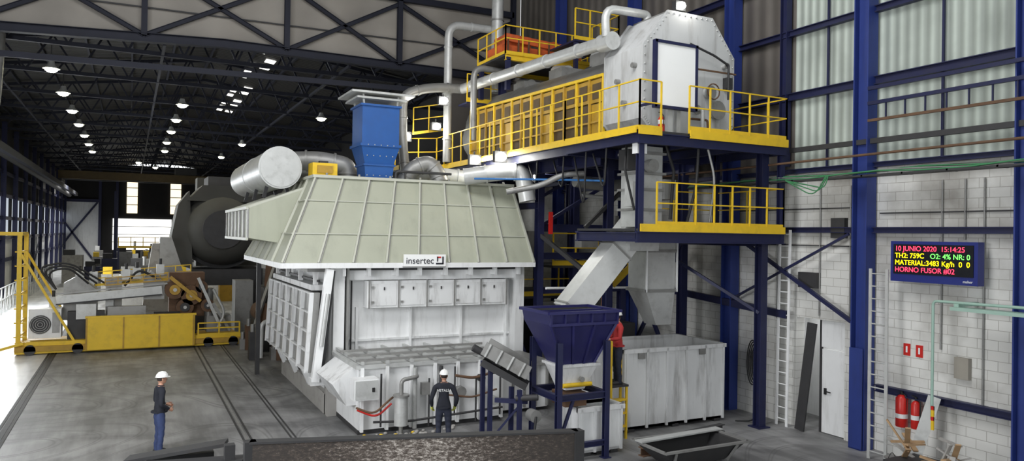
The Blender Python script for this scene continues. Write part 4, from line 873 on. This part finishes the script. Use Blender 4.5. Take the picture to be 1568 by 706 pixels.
# ------------------------------------------------------------------ people
def person(name,loc,yaw,arms,top,legs,hand_m=None,lean=0.0,head_yaw=0.0,headm=helm,backtext=None,sleeve=None,stride=.0):
    hand_m=hand_m or skin
    J={'pel':(0,0,.96,.145),'sp':(0,.005+lean*.3,1.12,.132),'ch':(0,.0+lean*.7,1.30,.15),'uc':(0,-.005+lean,1.42,.12),'nk':(0,.005+lean,1.50,.058),'nh':(0,.02+lean,1.60,.055)}
    for s,sg in(('L',-1),('R',1)):
        J['cl'+s]=(sg*.1,-.005+lean,1.425,.095); J['sh'+s]=(sg*.2,-.005+lean,1.40,.075)
        e,w=arms[s]; J['el'+s]=e+(.052,); J['wr'+s]=w+(.036,)
        J['um'+s]=tuple((J['sh'+s][i]+e[i])/2 for i in range(3))+(.062,)
        J['fm'+s]=tuple(e[i]*.55+w[i]*.45 for i in range(3))+(.05,)
        J['hp'+s]=(sg*.095,0,.90,.11); J['th'+s]=(sg*.105,.01+sg*stride*.3,.70,.095); J['kn'+s]=(sg*.115,.02+sg*stride*.6,.50,.072); J['ca'+s]=(sg*.12,.0+sg*stride*.8,.33,.068); J['an'+s]=(sg*.125,-.01+sg*stride,.10,.052)
    E=[('pel','sp'),('sp','ch'),('ch','uc'),('uc','nk'),('nk','nh')]
    for s in 'LR': E+=[('uc','cl'+s),('cl'+s,'sh'+s),('sh'+s,'um'+s),('um'+s,'el'+s),('el'+s,'fm'+s),('fm'+s,'wr'+s),('pel','hp'+s),('hp'+s,'th'+s),('th'+s,'kn'+s),('kn'+s,'ca'+s),('ca'+s,'an'+s)]
    keys=list(J); me=bpy.data.meshes.new('t'); me.from_pydata([J[k][:3] for k in keys],[(keys.index(a),keys.index(c)) for a,c in E],[])
    ob=bpy.data.objects.new('t',me); sc.collection.objects.link(ob); ob.modifiers.new('s','SKIN')
    for i,k in enumerate(keys):
        r=J[k][3]; me.skin_vertices[0].data[i].radius=(r,r)
    me.skin_vertices[0].data[0].use_root=True
    ss=ob.modifiers.new('u','SUBSURF'); ss.levels=2; ss.render_levels=2
    bpy.context.view_layer.update(); dg=bpy.context.evaluated_depsgraph_get(); ev=ob.evaluated_get(dg); m2=ev.to_mesh()
    vs=[v.co.copy() for v in m2.vertices]; fs=[tuple(p.vertices) for p in m2.polygons]; ev.to_mesh_clear(); bpy.data.objects.remove(ob); bpy.data.meshes.remove(me)
    T=Matrix.Translation(V(loc))@Matrix.Rotation(yaw,4,'Z')
    b=B(name); segs=[(V(J[a][:3]),V(J[c][:3]),a,c) for a,c in E]
    def near(p):
        best=None;bd=9
        for a,c,na,nc in segs:
            ab=c-a; t=max(0,min(1,(p-a).dot(ab)/ab.length_squared)); dd=(p-(a+ab*t)).length
            if dd<bd: bd=dd; best=(na,nc,t)
        return best
    groups={}
    for f in fs:
        c=sum((vs[i] for i in f),V())/len(f); a,cc,t=near(c)
        if cc=='nh': mt=skin
        elif cc[:2] in('hp','th','kn','ca','an'): mt=legs if c.z<.93 else top
        elif (a,cc)==('pel','sp') and c.z<.93: mt=legs
        else: mt=sleeve if (sleeve and cc[:2] in('fm','wr')) else top
        groups.setdefault(mt.name,(mt,[]))[1].append(f)
    vw=[]
    for v in vs:
        w=v.copy()
        if .85<v.z<1.48 and abs(v.x)<.17: w.y=lean+(v.y-lean)*.85
        if v.z>.12 and v.z<.95: 
            w+=V((0,math.sin(v.z*45)*.005,0))
        vw.append(T@w)
    o=len(b.v); b.v+=[tuple(v) for v in vw]
    for mt,ff in groups.values():
        k=b.m(mt)
        for f in ff: b.f.append(tuple(i+o for i in f)); b.mi.append(k); b.sm.append(True)
    def tub(pts,r,mt,seg=8): b.tube([T@V(p) for p in pts],r,mt,seg)
    def ell(c,r,mt,Rm=Matrix.Identity(3),seg=14,rings=10,lo=-90,hi=90):
        st=len(b.v); b.sph((0,0,0),r,mt,seg,rings,lo,hi)
        for i in range(st,len(b.v)): b.v[i]=tuple(T@(V(c)+Rm@V(b.v[i])))
    tub([(0,0,.93),(0,0,.96)],[.172,.172],top,20); tub([(0,.005+lean,1.475),(0,.01+lean,1.525)],[.085,.072],top,14)
    for s,sg in(('L',-1),('R',1)):
        x,y=J['an'+s][0],J['an'+s][1]
        tub([(x,y,.24),(x,y,.12),(x,y+.0,.05)],[.066,.06,.058],legs,10)
        tub([(x,y-.07,.045),(x,y-.03,.055),(x,y+.06,.055),(x,y+.14,.045),(x,y+.19,.038)],[.035,.05,.052,.046,.028],black,10)
        b.obox(T@V((x,y+.055,.012)),T.to_3x3()@V((.045,0,0)),T.to_3x3()@V((0,.13,0)),V((0,0,.012)),black)
    H=Matrix.Rotation(head_yaw,3,'Z'); hc=V((0,.03+lean,1.655)); hp=lambda x,y,z: hc+H@V((x,y,z))
    ell(hc,(.074,.093,.118),skin,H,18,14)
    ell(hp(0,.03,-.06),(.055,.06,.055),skin,H)
    tub([hp(0,.085,.015),hp(0,.108,-.02),hp(0,.09,-.035)],[.010,.017,.012],skin)
    for sg in(-1,1):
        ell(hp(sg*.03,.083,.01),(.013,.009,.008),white2,H,8,6); ell(hp(sg*.03,.09,.01),(.006,.004,.006),eye_m,H,8,6)
        tub([hp(sg*.012,.09,.03),hp(sg*.045,.08,.032)],[.005,.004],hairm,6)
        ell(hp(sg*.076,-.005,-.005),(.012,.02,.032),skin,H,8,8)
    tub([hp(-.022,.088,-.062),hp(0,.094,-.06),hp(.022,.088,-.062)],[.004,.007,.004],lipm,6)
    ell(hp(0,-.014,.008),(.078,.088,.09),hairm,H,16,10,-35,60)
    ell(hp(0,.0,.04),(.108,.132,.112),headm,H,24,10,0,90)
    ell(hp(0,.0,.045),(.118,.145,.012),headm,H,24,6)
    ell(hp(0,.10,.04),(.085,.085,.010),headm,H,18,6)
    tub([hp(0,.12,.085),hp(0,.07,.14),hp(0,0,.158),hp(0,-.07,.14),hp(0,-.12,.085)],[.012,.014,.014,.014,.012],headm,8)
    for s,sg in(('L',-1),('R',1)):
        e=V(J['el'+s][:3]); w=V(J['wr'+s][:3]); d=(w-e).normalized()
        inn=V((-sg,0,0)) ; inn=(inn-d*inn.dot(d)).normalized(); sd=d.cross(inn).normalized()
        if sd.dot(V((0,1,.3)))<0: sd=-sd
        tub([w-d*.02,w+d*.02,w+d*.06,w+d*.085],[.03,.033,.036,.03],hand_m,10)
        for i,(off,L) in enumerate(((.028,.072),(.010,.08),(-.008,.075),(-.026,.06))):
            p0=w+d*.075+sd*off; p1=p0+d*L*.45+inn*.008; p2=p1+d*L*.28+inn*.022; p3=p2+d*L*.08+inn*.026
            tub([p0-d*.02,p0,p1,p2,p3],[.009,.0095,.009,.008,.006],hand_m,7)
        t0=w+d*.02+sd*.028; tub([t0-sd*.01,t0+sd*.02+d*.02+inn*.008,t0+sd*.03+d*.048+inn*.018,t0+sd*.028+d*.07+inn*.026],[.011,.012,.010,.008],hand_m,7)
    o=b.done()
    if backtext:
        c=bpy.data.curves.new('lettering','FONT'); c.body=backtext; c.size=.08; c.align_x='CENTER'; c.extrude=.002
        t=bpy.data.objects.new('back_lettering',c); sc.collection.objects.link(t); c.materials.append(white2); t.parent=o
        t.location=(T@V((0,-.155,1.33)))-o.location; t.rotation_euler=(math.pi/2,0,yaw)
    return o
person('standing_worker',(.62,18.0,0),math.radians(-78),{'L':((-.24,-.03,1.14),(-.12,.19,1.06)),'R':((.27,-.04,1.13),(.15,.17,1.0))},navycl,jeans,head_yaw=.1,lean=.01)
person('worker_at_furnace',(6.5,15.9,0),math.radians(-20),{'L':((-.29,-.02,1.13),(-.27,.12,.93)),'R':((.31,-.01,1.13),(.27,.14,.92))},navycl,dark_cl,backtext='METALSA',lean=.02,hand_m=glove)
person('operator_in_red',(10.66,14.9,1.33),math.radians(75),{'L':((-.25,.05,1.15),(-.16,.26,1.12)),'R':((.25,.05,1.15),(.18,.26,1.1))},redcl,dark_cl)

# ------------------------------------------------------------------ light
w=bpy.data.worlds.new('World'); sc.world=w; w.use_nodes=True
bg=w.node_tree.nodes['Background']; bg.inputs[0].default_value=(.95,.98,1,1); bg.inputs[1].default_value=1.4
def area(name,loc,tgt,sx_,sy_,e,col=(1,1,1)):
    l=bpy.data.lights.new(name,'AREA'); l.shape='RECTANGLE'; l.size=sx_; l.size_y=sy_; l.energy=e; l.color=col
    o=bpy.data.objects.new(name,l); o.location=loc; o.rotation_euler=(V(tgt)-V(loc)).to_track_quat('-Z','Y').to_euler(); sc.collection.objects.link(o)
area('overhead_fill_near',(4,12,16.6),(6,18,2),12,8,2700)  # overhead fill added for the furnace; the near roof has no opening
area('side_daylight',(-7.9,44,5.0),(1,42,0),24,3,4200,(.93,.97,1))
area('furnace_side_fill',(-7.8,12,6),(7,21,2),10,5,2500,(.97,.98,1))  # side fill added to brighten the furnace front; no window in this wall stretch

cam=bpy.data.cameras.new('Camera'); co=bpy.data.objects.new('Camera',cam); sc.collection.objects.link(co)
cam.sensor_width=36; cam.lens=1130/1568*36; cam.clip_end=400
co.matrix_world=Matrix.Translation((0,0,4.95))@Matrix.Rotation(math.radians(-27.3),4,'Z')@Matrix.Rotation(math.radians(90.35),4,'X')@Matrix.Rotation(math.radians(.9),4,'Z')
sc.camera=co
